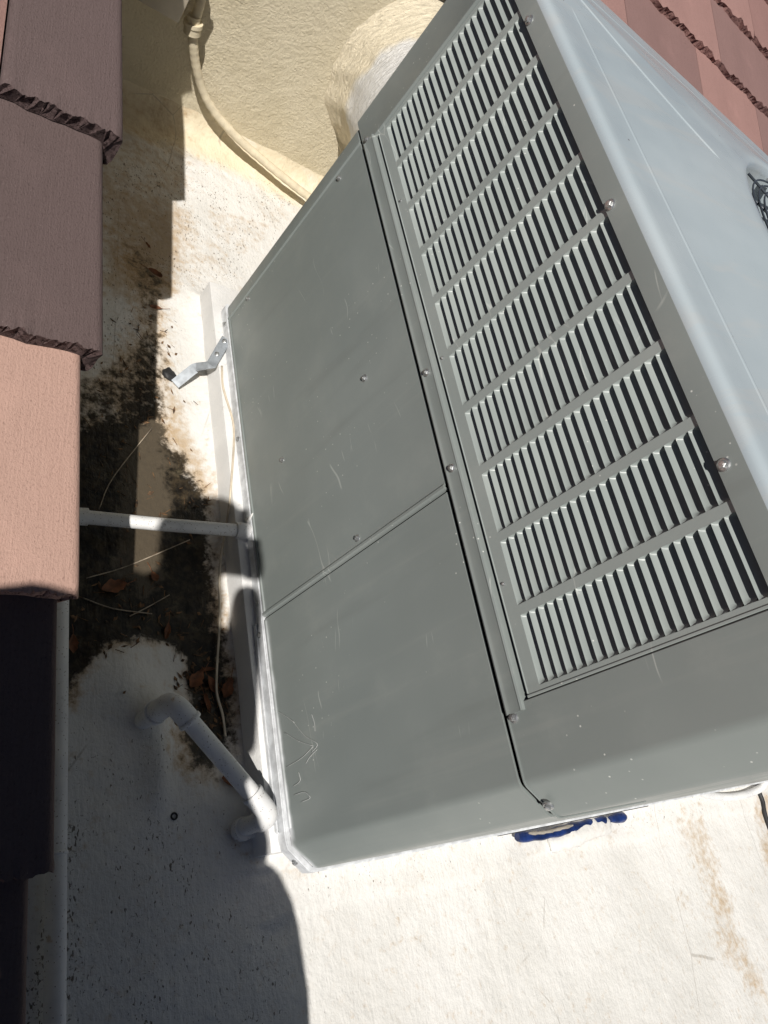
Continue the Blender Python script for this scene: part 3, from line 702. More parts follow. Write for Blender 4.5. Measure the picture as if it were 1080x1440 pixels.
WELL = mat_simple('fan_well_paint', (0.30, 0.31, 0.31), 0.6, var=0.2)
up('fan_well', box_me('fan_well', 0.10, 1.24, 0.05, 1.24, 0.90, 0.91), WELL)

# hex washer-head screws
def screw_me():
    bm = bmesh.new()
    bm_tube(bm, [(0.001, 0, 0), (-0.0012, 0, 0), (-0.0022, 0, 0)], [0.0072, 0.0072, 0.0056], 20)
    bm_tube(bm, [(-0.0018, 0, 0), (-0.0052, 0, 0), (-0.0060, 0, 0)], [0.0046, 0.0046, 0.0036], 6)
    bm_tube(bm, [(-0.0055, 0, 0), (-0.0064, 0, 0)], [0.0026, 0.0022], 10)
    m_ = from_bm('screw', bm); m_.materials.append(SCREW); shade(m_, 30); return m_
SCR = screw_me()
def screw(x, y, z, sc=1.0, rz=0.0):
    s_ = bpy.data.objects.new('screw', SCR); col.objects.link(s_); s_.parent = ac; s_.location = (x, y, z + 0.05); s_.scale = (sc,) * 3; s_.rotation_euler = (random.uniform(0, 3), 0, rz)
for y in (0.2605, 0.660, 1.063): screw(-0.0030, y, 0.966, 1.1)
for y, z in ((0.651, 0.5865), (0.466, 0.5885)): screw(-0.007, y, z, 0.95)
screw(-0.0022, 0.0830, 0.5815, 1.05); screw(-0.0030, 1.2285, 0.5830, 1.0)
screw(0.023 - 0.0035, -0.0265 - 0.0045, 0.5825, 1.0, math.radians(45))
for y, z, s_ in ((1.231, 0.4796, 0.9), (1.2329, 0.0805, 0.9), (0.7492, 0.4305, 1.0), (0.7444, 0.127, 0.9), (0.4679, 0.3256, 0.95)): screw(0.0, y, z, s_)
for y in (1.244, 0.8956, 0.4829, 0.411): screw(-0.0028 if y > 0.43 else -0.0055, y, -0.0375, 0.9)
screw(0.0145, -0.0265, -0.038, 0.9, math.radians(48))
for y, z in ((1.0203, 0.6225), (0.6581, 0.6215), (0.2599, 0.6215)): screw(0.0, y, z, 0.4)

# ------------------------------------------------------------------ pipes
def pipe_thing(name, label, cat, loc): return tag(empty(name, loc), label, cat)
def wp(name, me_, mat, root, sm=50):
    me_.transform(Matrix.Translation(-Vector(root.location))); return link(name, me_, mat, root, None, sm)
def ring_sleeve(p, d, r, ln, seg=20):
    p = Vector(p); d = Vector(d).normalized(); return tube_me('coupling', [p - d * ln / 2, p - d * (ln / 2 - 0.0015), p + d * (ln / 2 - 0.0015), p + d * ln / 2], [r - 0.001, r, r, r - 0.001], seg)
def arc(p0, p1, p2, n=8, t=0.03):
    p0, p1, p2 = Vector(p0), Vector(p1), Vector(p2); s = p1 + (p0 - p1).normalized() * t; e = p1 + (p2 - p1).normalized() * t
    return [s.lerp(p1, u).lerp(p1.lerp(e, u), u) for u in [i / n for i in range(n + 1)]]
# drain line: from the unit across the gap and along under the tile edge
A0 = Vector((0.006, 0.655, -0.042)); A1 = Vector((-0.388, 0.662, -0.088)); A2 = Vector((-0.396, -1.6, -0.110))
dr = pipe_thing('drain_pipe', 'white painted drain pipe running from the unit base to under the tiles', 'pipe', (A1.x, A1.y, ZR))
wp('pipe', tube_me('pipe', [A0, A0.lerp(A1, 0.5) + Vector((0, 0, -0.003)), A1 + Vector((0.03, 0, 0.003))], 0.0142, 20), PIPE, dr)
wp('elbow', tube_me('elbow', [A1 + Vector((0.05, 0, 0.006))] + arc(A0, A1, A2, 8, 0.03) + [A1 + Vector((0, -0.05, 0))], 0.0178, 20), PIPE, dr)
wp('pipe', tube_me('pipe', [A1 + Vector((0, -0.03, 0)), A1.lerp(A2, 0.25), A1.lerp(A2, 0.5), A2], 0.0163, 20), PIPE, dr)
wp('coupling', ring_sleeve(A0.lerp(A1, 0.05), A1 - A0, 0.0185, 0.034), PIPE, dr)
wp('coupling', ring_sleeve(A1 + (A2 - A1) * 0.27, A2 - A1, 0.0180, 0.006), PIPE, dr)
# bridge of pipe between two roof penetrations
B0 = at(232, 1000, 2, -0.075); B1 = at(243, 986, 2, 0.004); B2 = at(381, 1147, 2, -0.012); B3 = at(338, 1182, 2, -0.10)
B0.x, B0.y = B1.x - 0.006, B1.y - 0.003; B3.x, B3.y = B2.x - 0.006, B2.y - 0.008
tr = pipe_thing('vent_pipe', 'white painted pipe bridge with two elbows rising from the coated roof', 'pipe', (B0.x, B0.y, ZR))
wp('riser', tube_me('riser', [(B0.x, B0.y, -0.16), (B0.x, B0.y, -0.04)], 0.0168, 20), PIPE, tr)
wp('coupling', ring_sleeve((B0.x, B0.y, -0.060), (0, 0, 1), 0.0235, 0.012), PIPE, tr)
wp('elbow', tube_me('elbow', [(B0.x, B0.y, -0.068)] + arc((B0.x, B0.y, -0.16), B1, B2, 9, 0.028) + [B1 + (B2 - B1).normalized() * 0.045], 0.0205, 20), PIPE, tr)
wp('pipe', tube_me('pipe', [B1 + (B2 - B1).normalized() * 0.03, B1.lerp(B2, 0.5), B2 - (B2 - B1).normalized() * 0.03], 0.0168, 20), PIPE, tr)
wp('elbow', tube_me('elbow', [B2 - (B2 - B1).normalized() * 0.05] + arc(B1, B2, B3, 9, 0.026) + [B2.lerp(B3, 0.42)], 0.0200, 20), PIPE, tr)
wp('coupling', ring_sleeve(B1 + (B2 - B1).normalized() * 0.047, B2 - B1, 0.0226, 0.008), PIPE, tr)
wp('coupling', ring_sleeve(B2 - (B2 - B1).normalized() * 0.052, B2 - B1, 0.0218, 0.008), PIPE, tr)
wp('riser', tube_me('riser', [B2.lerp(B3, 0.3), (B3.x, B3.y, -0.15)], 0.0165, 20), PIPE, tr)
wp('coupling', ring_sleeve((B3.x, B3.y, -0.112), (0, 0, 1), 0.0215, 0.02), PIPE, tr)
wp('outlet', tube_me('outlet', [(B3.x + 0.005, B3.y - 0.006, -0.112), (B3.x + 0.09, B3.y - 0.02, -0.110)], 0.0105, 16), PIPE, tr)

# ------------------------------------------------------------------ white round duct into the wall
DC = Vector((0.545, 2.09, 0.345))
dk = M('coated_duct', rough=0.7); p_ = dk.world(); xx, yy, zz_ = dk.sep(p_)
yb = dk.math('ADD', yy, dk.math('MULTIPLY', dk.math('SUBTRACT', dk.noise(p_, 9, 4), 0.5), 0.10))
dc = dk.mix(dk.rng(yb, 1.985, 2.02), (0.74, 0.735, 0.72), (0.74, 0.66, 0.50)); dk.color(dc)
wvd = dk.noise(dk.scale(p_, (1, 4, 1)), 30, 5, 0.65, 1.2); dk.bump(wvd, 0.9, 0.012)
bm = bmesh.new(); prev = None; seg = 120
prof = [(1.25, 0.205), (1.45, 0.206), (1.62, 0.208), (1.74, 0.210), (1.82, 0.212), (1.88, 0.215), (1.92, 0.218), (1.945, 0.221)] + [(1.96 + 0.009 * i, 0.223 + 0.062 * (i / 15) ** 2.2) for i in range(16)]
for y, r in prof:
    am = float(sstep(1.90, 2.03, np.array([y]))[0]); ring = []
    for k in range(seg):
        a = 2 * math.pi * k / seg
        nz_ = float(fbm(np.array([3.2 * math.cos(a) + y * 6 + 20]), np.array([3.2 * math.sin(a) + y * 9 + 20]), 4)[0]) - 0.47
        rr = r + am * 0.030 * nz_ + 0.004 * math.sin(3 * a + 1)
        ring.append(bm.verts.new((DC.x + rr * math.cos(a), y, DC.z + rr * math.sin(a))))
    if prev:
        for k in range(seg): bm.faces.new((prev[k], prev[(k + 1) % seg], ring[(k + 1) % seg], ring[k]))
    prev = ring
dm = from_bm('air_duct', bm)
tag(link('air_duct', dm, dk.m, None, None, 180), 'fat round white coated duct running from the unit into the beige wall', 'duct')

# ------------------------------------------------------------------ junction box and conduit on the wall
jb = tag(empty('junction_box', (-0.235, 2.09, 0.222)), 'beige metal junction box on the stucco wall above the flexible conduit', 'junction box')
wp('box_body', box_me('box_body', -0.298, -0.196, 1.985, 2.09, 0.224, 0.40, bev=0.003), BOXM, jb, 40)
wp('box_cover', box_me('box_cover', -0.303, -0.191, 1.974, 1.986, 0.219, 0.405, bev=0.003), BOXM, jb, 40)
wp('knockout_cap', tube_me('knockout_cap', [(-0.262, 2.03, 0.2245), (-0.262, 2.03, 0.219)], 0.014, 18), BOXM, jb, 40)
cp = [(-0.150, 2.055, 0.30), (-0.139, 2.05, 0.235), at(271, 38, 1, 2.045), at(272, 62, 1, 2.045), at(275, 90, 1, 2.05), at(284, 125, 1, 2.055), at(302, 158, 1, 2.05), at(333, 193, 1, 2.035), at(368, 224, 1, 2.015), at(402, 252, 1, 1.99), at(436, 278, 1, 1.965), at(480, 305, 1, 1.94)]
cd = tag(empty('flexible_conduit', (-0.139, 2.06, 0.2)), 'beige painted flexible conduit curving down the wall to behind the unit', 'conduit')
path = catmull(cp, 10); radc = [0.0130 + 0.0006 * math.sin(i * 1.9) for i in range(len(path))]
wp('hose', tube_me('hose', path, radc, 16), BEIGE, cd, 180)
c0 = Vector(cp[2]); cdir = (Vector(cp[3]) - Vector(cp[1])).normalized()
wp('connector', tube_me('connector', [c0 - cdir * 0.030, c0 - cdir * 0.012, c0 - cdir * 0.012, c0 + cdir * 0.016, c0 + cdir * 0.018], [0.017, 0.018, 0.0235, 0.0235, 0.020], 18), BEIGE, cd, 40)
wp('connector_ring', tube_me('connector_ring', [c0 - cdir * 0.014, c0 - cdir * 0.004], [0.0262, 0.0262], 18), BEIGE, cd, 40)

# ------------------------------------------------------------------ steel strap, wire, small litter
st = tag(empty('tie_down_strap', (-0.05, 1.15, ZR)), 'bent galvanised steel tie-down strap screwed to the unit base', 'bracket')
s0 = Vector((-0.004, 1.195, -0.036)); s1 = at(297, 513, 2, -0.046); s2 = at(276, 516, 2, -0.075); s3 = at(246, 540, 2, -0.112)
def strap_me(pts, wd, th):
    bm = bmesh.new(); sides = []
    P = [Vector(p) for p in pts]
    for i, p in enumerate(P):
        d = (P[min(i + 1, len(P) - 1)] - P[max(i - 1, 0)]).normalized(); sd = d.cross(Vector((0, 0, 1))); sd = sd.normalized() * wd / 2; nn = sd.cross(d).normalized() * th / 2
        sides.append([bm.verts.new(p + sd + nn), bm.verts.new(p - sd + nn), bm.verts.new(p - sd - nn), bm.verts.new(p + sd - nn)])
    for a, b in zip(sides, sides[1:]):
        for k in range(4): bm.faces.new((a[k], a[(k + 1) % 4], b[(k + 1) % 4], b[k]))
    bm.faces.new(sides[0]); bm.faces.new(sides[-1]); return from_bm('strap', bm)
wp('strap', strap_me([s0, s0.lerp(s1, 0.5), s1, s1.lerp(s2, 0.15), s2, s2.lerp(s3, 0.08), s3], 0.025, 0.002), STEEL, st, 20)
for t_ in (0.12, 0.62):
    p = s0.lerp(s1, t_) + Vector((-0.002, 0, 0.002)); b_ = bpy.data.objects.new('bolt', SCR); col.objects.link(b_); b_.parent = st; b_.location = p - Vector(st.location); b_.rotation_euler = (0, math.radians(55), 0); b_.scale = (0.9,) * 3
wpts = [at(312, 515, 2, -0.048), at(313, 540, 2, -0.048), at(318, 560, 2, -0.047), at(327, 590, 2, -0.047), at(329, 620, 2, -0.047), at(325, 680, 2, -0.048), (-0.030, 0.735, -0.060), at(318, 740, 2, -0.09), at(309, 800, 2, -0.105), at(309, 870, 2, -0.112), at(305, 940, 2, -0.116), at(305, 975, 2, -0.118), at(313, 1005, 2, -0.119), at(317, 1035, 2, -0.120)]
tag(link('thin_wire', tube_me('thin_wire', catmull(wpts, 8), 0.0026, 8), CABLE, None, None, 180), 'thin beige wire trailing along the curb beside the unit', 'wire')

def gz_at(x, y): return float(roof_h(np.array([x]), np.array([y]))[0])
def leaf_me(seed, ln, wd, curl):
    r = random.Random(seed); bm = bmesh.new(); rows = []; N = 8
    for i in range(N + 1):
        t = i / N; w_ = wd * (math.sin(math.pi * min(1, t * 0.98 + 0.02)) ** 0.8) * (1 - 0.25 * t) * (1 + r.uniform(-.22, .18)) + 0.0004
        rows.append([bm.verts.new((t * ln - ln / 2, u * w_ / 2, curl * ((u * u) * 0.8 * w_ / wd + (t - 0.5) ** 2 * 2.2 + 0.3 * u * math.sin(t * 5 + seed)) + r.uniform(0, 0.0012))) for u in (-1, -0.5, 0, 0.5, 1)])
    for a, b in zip(rows, rows[1:]):
        for k in range(4): bm.faces.new((a[k], a[k + 1], b[k + 1], b[k]))
    bm_tube(bm, [(ln / 2 - 0.002, 0, curl * 0.3), (ln / 2 + 0.010, 0.001, curl * 0.3 + 0.002), (ln / 2 + 0.02, 0.003, curl * 0.2 + 0.003)], 0.0006, 5)
    m_ = from_bm('dry_leaf', bm); m_.materials.append(LEAF); shade(m_, 180); return m_
leaves = [  # px, py, length, width, curl, rotation, label
    (160, 826, 0.052, 0.036, 0.010, 0.3, 'broad curled brown leaf lying in the black muck under the tile edge'),
    (217, 810, 0.026, 0.018, 0.005, 1.9, 'tiny orange leaf with a thin stalk lying on brown silt'),
    (236, 886, 0.036, 0.013, 0.006, 1.4, 'narrow brown leaf upright in muck between pipe bridge and drain pipe'),
    (218, 385, 0.040, 0.026, 0.008, 2.6, 'ragged rust-coloured leaf in the shade above the other shaded leaf'),
    (208, 346, 0.022, 0.010, 0.004, 2.1, 'small red-brown leaf shred nearest the stucco wall'),
    (219, 433, 0.034, 0.014, 0.005, 0.1, 'dark rust leaf lying half in shade, half in sunlight'),
    (102, 906, 0.040, 0.020, 0.006, 1.5, 'brown leaf poking out from under the pink rake tile'),
    (276, 955, 0.045, 0.032, 0.012, 0.8, 'large curled brown leaf in the litter heap by the pipe elbow'),
    (296, 962, 0.040, 0.024, 0.012, 2.0, 'pale brown folded leaf in the litter heap by the pipe elbow'),
    (318, 968, 0.044, 0.030, 0.010, 1.2, 'dark reddish leaf in the litter heap, touching the thin wire'),
    (290, 990, 0.040, 0.016, 0.010, 1.7, 'slim brown leaf at the lower end of the litter heap'),
    (292, 941, 0.040, 0.010, 0.006, 0.15, 'long straw-coloured leaf strip lying across the litter heap'),
    (328, 1105, 0.060, 0.022, 0.010, -0.6, 'long dull brown leaf lying under the pipe bridge')]
for i, (px, py, ln, wd, cu, rz, lab) in enumerate(leaves):
    p = at(px, py, 2, -0.125); o_ = link('dry_leaf', leaf_me(i + 40, ln, wd, cu)); o_.location = (p.x, p.y, gz_at(p.x, p.y) + 0.003); o_.rotation_euler = (random.uniform(-.15, .15), random.uniform(-.15, .15), rz)
    tag(o_, lab, 'leaf', 'dry leaves lying in the roof well')
twigs = [((122, 812), (180, 795), (268, 758), 'long dry twig lying across the muck below the drain pipe'), ((118, 840), (160, 855), (215, 862), 'dark bent twig in the muck near the broad leaf'), ((183, 866), (210, 852), (240, 835), 'reddish short twig near the narrow brown leaf'), ((140, 715), (160, 670), (215, 600), 'fine straw stalk slanting over muck above the drain pipe')]
for q in twigs:
    P = [at(a, b, 2, -0.122) for a, b in q[:3]]
    for p in P: p.z = gz_at(p.x, p.y) + 0.004
    tag(link('dry_twig', tube_me('dry_twig', catmull(P, 6), 0.0013, 6), TWIG, None, None, 180), q[3], 'twig', 'twigs in the muck')
bm = bmesh.new(); rl = random.Random(77)
spots = [(285, 960, 0.035, 70), (300, 1010, 0.03, 40), (230, 860, 0.06, 50), (150, 850, 0.06, 50), (150, 640, 0.09, 40), (215, 470, 0.05, 30), (180, 560, 0.08, 40), (265, 720, 0.05, 30)]
for (px, py, sd, cnt) in spots:
    c0_ = at(px, py, 2, -0.127)
    for _ in range(cnt):
        x, y = c0_.x + rl.gauss(0, sd), c0_.y + rl.gauss(0, sd)
        if x > -0.035 or x < -0.45: continue
        z = gz_at(x, y) + 0.0008; a = rl.uniform(0, 6.3); d_ = Vector((math.cos(a), math.sin(a), rl.uniform(-.1, .25)))
        if rl.random() < 0.5:
            bm_tube(bm, [Vector((x, y, z)), Vector((x, y, z)) + d_ * rl.uniform(0.008, 0.03)], rl.uniform(0.0004, 0.0009), 4)
        else:
            w_ = Vector((-d_.y, d_.x, rl.uniform(-.5, .5))) * rl.uniform(0.002, 0.005); l_ = d_ * rl.uniform(0.004, 0.012); o0 = Vector((x, y, z + 0.001))
            bm.faces.new([bm.verts.new(o0 - l_), bm.verts.new(o0 + w_), bm.verts.new(o0 + l_ * 0.9 + Vector((0, 0, 0.002))), bm.verts.new(o0 - w_ * 0.8)])
LIT = M('leaf_litter', rough=0.8); LIT.color(LIT.mix(LIT.rng(LIT.noise(LIT.P(), 70, 2), 0.35, 0.65), (0.03, 0.018, 0.010), (0.20, 0.11, 0.05)))
tag(link('leaf_litter', from_bm('leaf_litter', bm), LIT.m), 'fine brown leaf crumbs and needles strewn in the gutter muck', 'leaf litter', kind='stuff')
p = at(244.5, 1148, 2, -0.127); bm = bmesh.new()
bm_tube(bm, [(0.0055 * math.cos(2 * math.pi * k / 20), 0.0055 * math.sin(2 * math.pi * k / 20), 0) for k in range(20)], 0.0018, 8, True)
o_ = link('rubber_ring', from_bm('rubber_ring', bm), BLACK, None, (p.x, p.y, gz_at(p.x, p.y) + 0.0018), 180); tag(o_, 'tiny black rubber ring lying on the white roof', 'ring')
p = at(238, 526, 2, -0.125); bm = bmesh.new(); bmesh.ops.create_icosphere(bm, subdivisions=3, radius=0.02)
for v_ in bm.verts: v_.co = Vector((v_.co.x * 0.9, v_.co.y * 0.9, max(v_.co.z, -0.006) * 0.5)) * (0.75 + 0.5 * float(vnoise(np.array([v_.co.x * 130 + 3]), np.array([v_.co.y * 130 + v_.co.z * 90]))[0]))
o_ = link('tar_lump', from_bm('tar_lump', bm), BLACK, None, (p.x, p.y, gz_at(p.x, p.y) + 0.002), 180); tag(o_, 'small black lump of tar on the roof at the strap end', 'debris')
# scrap of sealant at the unit's drain outlet
p = Vector((-0.006, 0.678, -0.020)); bm = bmesh.new(); bmesh.ops.create_cone(bm, cap_ends=True, segments=8, radius1=0.009, radius2=0.0015, depth=0.028)
for v_ in bm.verts: v_.co.x *= 0.5; v_.co.y += v_.co.z * 0.25
o_ = link('sealant_scrap', from_bm('sealant_scrap', bm), CURB, None, p, 180); tag(o_, 'white scrap of sealant stuck above the drain outlet', 'sealant')

wb = bmesh.new()
for st_ in (((385, 998), (400, 1006), (414, 1016)), ((410, 1012), (428, 1034), (446, 1046), (438, 1058)), ((400, 1030), (420, 1042), (440, 1049)), ((403, 1079), (424, 1066), (440, 1050)), ((438, 1004), (442, 1016), (443, 1028)), ((446, 1054), (436, 1064), (430, 1074)), ((420, 1086), (422, 1098), (412, 1106)), ((414, 1118), (428, 1114), (436, 1122), (424, 1128))):
    bm_tube(wb, catmull([at(a, b, 0, -0.0016) for a, b in st_], 5), 0.00035, 5)
WEB = mat_simple('cobweb_thread', (0.62, 0.63, 0.62), 0.7, bump=0)
tag(link('cobweb', from_bm('cobweb', wb), WEB, None, None, 180), 'faint pale cobweb threads stuck to the lower grey panel near its foot', 'cobweb')
# blue strip under the end of the base rail, partly coated over
bs = tag(empty('blue_strip', (0.87, -0.066, ZR)), 'crumpled blue plastic strip at the foot of the unit end, half coated white', 'plastic strip')
pb = [at(727, 1177, 2, -0.098), at(760, 1175, 2, -0.1), at(790, 1168, 2, -0.1), at(820, 1160, 2, -0.1), at(850, 1153, 2, -0.1), at(870, 1150, 2, -0.098)]
bm = bmesh.new(); pth = catmull(pb[:5], 8); bm_tube(bm, pth, [0.010] + [0.0120 + 0.0022 * math.sin(i * 0.7 + 1) * math.sin(i * 0.37 + 0.5) for i in range(len(pth) - 2)] + [0.011], 14)
for v_ in bm.verts: v_.co.z = -0.1 + (v_.co.z + 0.1) * 0.85 + random.uniform(-.001, .001)
wp('sleeve', from_bm('sleeve', bm), BLUE, bs, 60)
wp('sleeve', tube_me('sleeve', [at(858, 1152, 2, -0.099), at(866, 1150, 2, -0.098), at(874, 1149, 2, -0.1), at(878, 1149, 2, -0.104)], [0.008, 0.0145, 0.015, 0.009], 14), BLUE, bs, 60)
bm = bmesh.new(); pt2 = [q + Vector((0, 0.006, 0.0125)) for q in pth[3:20]]; bm_tube(bm, pt2, [0.002] + [0.0042 + 0.001 * math.sin(i * 2.1) for i in range(15)] + [0.002], 8)
for v_ in bm.verts: v_.co.z = min(v_.co.z, -0.083) + random.uniform(-.0006, .0006)
wp('card_liner', from_bm('card_liner', bm), TAN, bs, 60)
cl = catmull([at(770, 1187, 2, -0.122), at(790, 1180, 2, -0.115), at(812, 1171, 2, -0.108), at(835, 1163, 2, -0.106), at(855, 1162, 2, -0.118)], 10)
bm = bmesh.new(); bm_tube(bm, cl, [0.004] + [0.020 + 0.010 * math.sin(math.pi * i / (len(cl) - 1)) for i in range(1, len(cl) - 1)] + [0.004], 20)
for v_ in bm.verts:
    k_ = float(vnoise(np.array([v_.co.x * 60]), np.array([v_.co.y * 90 + v_.co.z * 70]))[0]) - 0.5; v_.co += Vector((0.006 * k_, 0.008 * k_, 0.006 * k_)); v_.co.z = -0.118 + (v_.co.z + 0.118) * 0.75
wp('coating_blob', from_bm('coating_blob', bm), ROOF, bs, 180)
up('lifting_slot', box_me('lifting_slot', 0.56, 1.16, -0.0512, -0.0480, -0.046, -0.030, bev=0.0015), INTERIOR_DARK)
# light whip and black cable beyond
wh = [at(982, 1113, 2, -0.09), at(1000, 1119, 2, -0.112), at(1025, 1121, 2, -0.114), at(1050, 1117, 2, -0.112), at(1070, 1108, 2, -0.10), at(1080, 1098, 2, -0.07), (2.0, -0.053, 0.02)]
tag(link('white_whip', tube_me('white_whip', catmull(wh, 10), 0.0125, 12), PIPE, None, None, 180), 'thin white conduit looping on the roof beside the unit end', 'conduit')
bc = [(2.012, -0.048, -0.119), at(1066, 1112, 2, -0.121), at(1072, 1127, 2, -0.121), at(1080, 1155, 2, -0.121), (1.95, -0.40, -0.121), (1.80, -0.75, -0.121)]
bc = [(q[0], q[1], gz_at(q[0], q[1]) + 0.005) for q in bc]
tag(link('black_cable', tube_me('black_cable', catmull(bc, 8), 0.008, 10), BLACK, None, None, 180), 'flat black cable on the roof crossing under the white conduit', 'cable')

# ------------------------------------------------------------------ the photographer, out of frame, whose shadow falls into the picture
def skin_mesh(name, verts, edges, radii, root=0, sub=2):
    me_ = bpy.data.meshes.new(name); me_.from_pydata(verts, edges, []); o_ = bpy.data.objects.new(name, me_); col.objects.link(o_)
    md = o_.modifiers.new('skin', 'SKIN'); md.use_smooth_shade = True
    for i, r in enumerate(radii):
        sv = me_.skin_vertices[0].data[i]; sv.radius = r if isinstance(r, tuple) else (r, r); sv.use_root = (i == root)
    sb = o_.modifiers.new('sub', 'SUBSURF'); sb.levels = sub; sb.render_levels = sub
    dg = bpy.context.evaluated_depsgraph_get(); ev = o_.evaluated_get(dg); m2 = bpy.data.meshes.new_from_object(ev); bpy.data.objects.remove(o_); bpy.data.meshes.remove(me_)
    shade(m2, 180); return m2
LENS = CAM - AZ * 0.006
def pc(r, u, f): return LENS + AX * r - AY * u - AZ * f        # point in the phone's own frame: right, up, behind
ph = tag(empty('mobile_phone', LENS), 'black mobile phone held up in both hands', 'phone')
bm = bmesh.new(); bm_box(bm, -0.056, 0.0165, -0.112, 0.036, -0.0085, -0.0005, bev=0.0035, seg=3)
pm = from_bm('phone_body', bm); R4 = Matrix((AX, -AY, -AZ)).transposed().to_4x4()
for z in (0,):
    for v_ in pm.vertices: v_.co = R4 @ Vector((v_.co.x, v_.co.y, -v_.co.z))
link('phone_body', pm, PHONEM, ph, None, 40)
for (x, y) in ((-0.004, 0.020), (-0.024, 0.008)):
    lm = tube_me('lens', [R4 @ Vector((x, y, 0.0008)), R4 @ Vector((x, y, -0.0012))], 0.0065, 18); link('lens', lm, GLASS, ph, None, 40)
HEAD = Vector((-1.015, -0.235, 1.455))
facing = (LENS - HEAD).normalized()
body = [((-0.57, -0.775, 0.80), (0.18, 0.18)), ((-0.86, -0.575, 1.0), (0.17, 0.17)), ((-0.965, -0.46, 1.16), (0.18, 0.17)), ((-0.99, -0.405, 1.27), (0.14, 0.12)),
        ((-1.0, -0.345, 1.345), (0.06, 0.06)), ((-1.008, -0.275, 1.40), (0.058, 0.06)), (tuple(HEAD), (0.088, 0.10)), ((-1.035, -0.235, 1.535), (0.06, 0.07))]
V = [b[0] for b in body]; RR = [b[1] for b in body]; E_ = [(i, i + 1) for i in range(len(body) - 1)]
def chain(start, pts):
    a = start
    for (p, r) in pts: V.append(tuple(p)); RR.append((r, r)); E_.append((a, len(V) - 1)); a = len(V) - 1
    return a
RSH = Vector((-0.885, -0.505, 1.285)); LSH = Vector((-1.185, -0.280, 1.30))
RH = pc(0.022, -0.085, 0.020); LH = pc(-0.066, -0.080, 0.022)
REL = Vector((-0.705, -0.415, 1.00)); LEL = Vector((-1.08, -0.24, 1.06))
chain(3, [(RSH, 0.075), (RSH.lerp(REL, 0.5), 0.060), (REL, 0.048), (REL.lerp(RH, 0.5), 0.042), (REL.lerp(RH, 0.88), 0.030)])
chain(3, [(LSH, 0.085), (LSH.lerp(LEL, 0.5), 0.070), (LEL, 0.048), (LEL.lerp(LH, 0.5), 0.042), (LEL.lerp(LH, 0.88), 0.030)])
RF = Vector((-0.56, -0.74, -0.01)); LF = Vector((-0.93, -0.66, 0.01))
chain(0, [((-0.465, -0.80, 0.60), 0.125), ((-0.50, -0.74, 0.38), 0.09), ((-0.55, -0.70, 0.20), 0.065), (RF, 0.046), (RF + Vector((0.04, 0.12, -0.01)), 0.034)])
chain(0, [((-0.90, -0.62, 0.78), 0.15), ((-0.90, -0.44, 0.49), 0.115), ((-0.92, -0.56, 0.22), 0.07), (LF, 0.046), (LF + Vector((0.03, 0.13, 0.005)), 0.034)])
person = tag(empty('person', (-0.70, -0.66, -0.10)), 'person in dark jacket and jeans leaning over the tiles holding a phone', 'person')
bmv = skin_mesh('body', V, E_, RR, 0, 2)
bmv.materials.append(JACKET); bmv.materials.append(JEANS); bmv.materials.append(SKIN); bmv.materials.append(SHOE)
for pl in bmv.polygons:
    c_ = pl.center; pl.material_index = 2 if (c_ - HEAD).length < 0.15 and c_.z > 1.36 else (3 if c_.z < 0.05 and c_.y < -0.5 and (c_ - Vector((-0.7, -0.6, c_.z))).length < 0.5 and c_.z < 0.04 else (1 if c_.z < 0.76 else 0))
bmv.transform(Matrix.Translation(-Vector(person.location))); link('body', bmv, None, person)
def pp(name, me_, mat): me_.transform(Matrix.Translation(-Vector(person.location))); return link(name, me_, mat, person, None, 180)
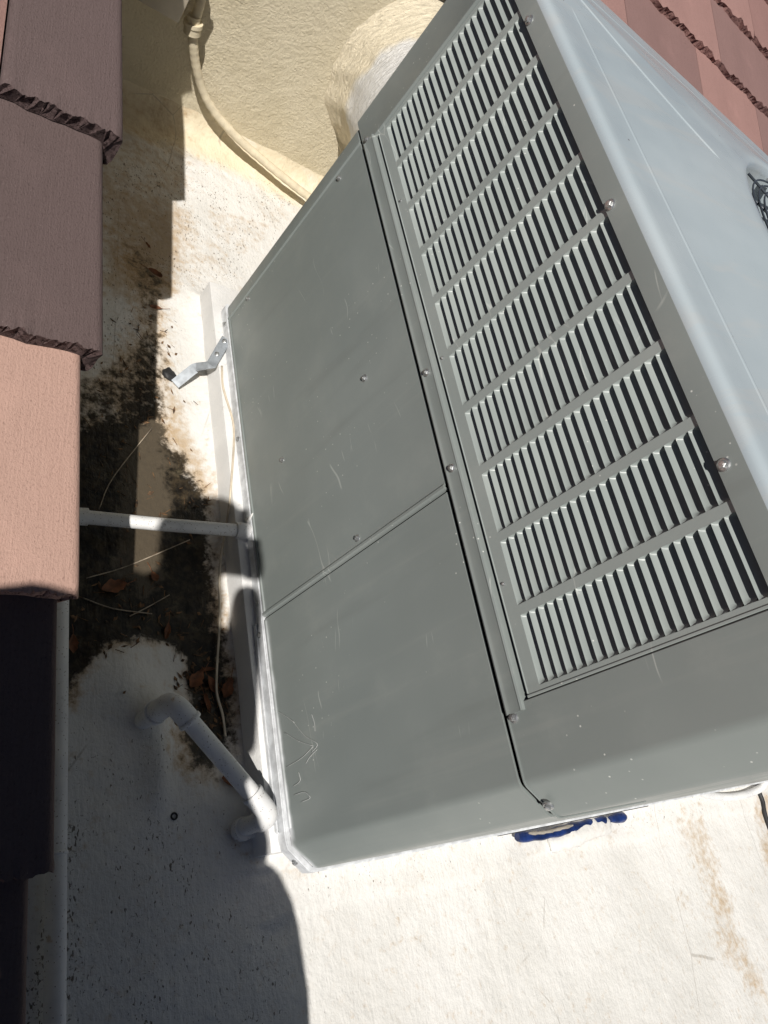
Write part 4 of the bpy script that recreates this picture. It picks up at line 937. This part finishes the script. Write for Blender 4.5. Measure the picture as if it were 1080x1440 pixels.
def hand(wrist, side, name='hand'):
    """palm with four fingers closing over the phone edge and a thumb on the screen side"""
    s_ = side; W = wrist
    v = [W]; r = [0.026]; e = []
    base = pc(0.030 * s_ + (-0.02 if s_ < 0 else -0.0) - (0.022 if s_ < 0 else 0), -0.075, 0.022)
    v.append(base); r.append(0.024); e.append((0, 1))
    edge = 0.0165 if s_ > 0 else -0.056
    for q, (u, ln) in enumerate(((-0.036, 0.95), (-0.056, 1.0), (-0.076, 0.95), (-0.094, 0.8))):
        a = len(v); k1 = pc(edge + 0.020 * s_, u - 0.002, 0.020); k2 = pc(edge + 0.016 * s_ * ln, u, 0.004); k3 = pc(edge - 0.002 * s_, u, -0.009); 
        v += [k1, k2, k3]; r += [0.0095, 0.0085, 0.007]; e += [(1, a), (a, a + 1), (a + 1, a + 2)]
    a = len(v); v += [pc(edge + 0.004 * s_, -0.088, 0.026), pc(edge - 0.018 * s_, -0.074, 0.019), pc(edge - 0.034 * s_, -0.060, 0.017)]; r += [0.012, 0.010, 0.008]; e += [(1, a), (a, a + 1), (a + 1, a + 2)]
    return pp(name, skin_mesh(name, [tuple(q) for q in v], e, [(q, q) for q in r], 0, 2), SKIN)
hand(REL.lerp(RH, 0.90), 1); hand(LEL.lerp(LH, 0.90), -1)
# head details: hair cap, ears, nose, eyes
side = facing.cross(Vector((0, 0, 1))).normalized(); hup = side.cross(facing).normalized()
def ball(name, c_, rx, ry, rz, mat, cut=None):
    bm = bmesh.new(); bmesh.ops.create_icosphere(bm, subdivisions=4, radius=1.0)
    if cut is not None:
        bmesh.ops.delete(bm, geom=[v_ for v_ in bm.verts if v_.co.dot(Vector(cut[0])) < cut[1]], context='VERTS')
    for v_ in bm.verts: v_.co = c_ + side * v_.co.x * rx + facing * v_.co.y * ry + hup * v_.co.z * rz
    return pp(name, from_bm(name, bm), mat)
hc = HEAD + Vector((-0.01, 0.0, 0.02))
ball('hair', hc - facing * 0.012 + hup * 0.02, 0.086, 0.105, 0.100, HAIR, ((0, -0.75, 0.65), -0.08))
for s_ in (-1, 1):
    ball('ear', HEAD + side * 0.080 * s_ + hup * 0.0, 0.010, 0.018, 0.030, SKIN); ball('eye', HEAD + side * 0.032 * s_ + facing * 0.082 + hup * 0.015, 0.013, 0.010, 0.009, HAIR)
ball('nose', HEAD + facing * 0.098 - hup * 0.012, 0.014, 0.020, 0.026, SKIN); ball('mouth', HEAD + facing * 0.088 - hup * 0.055, 0.024, 0.008, 0.007, SKIN)
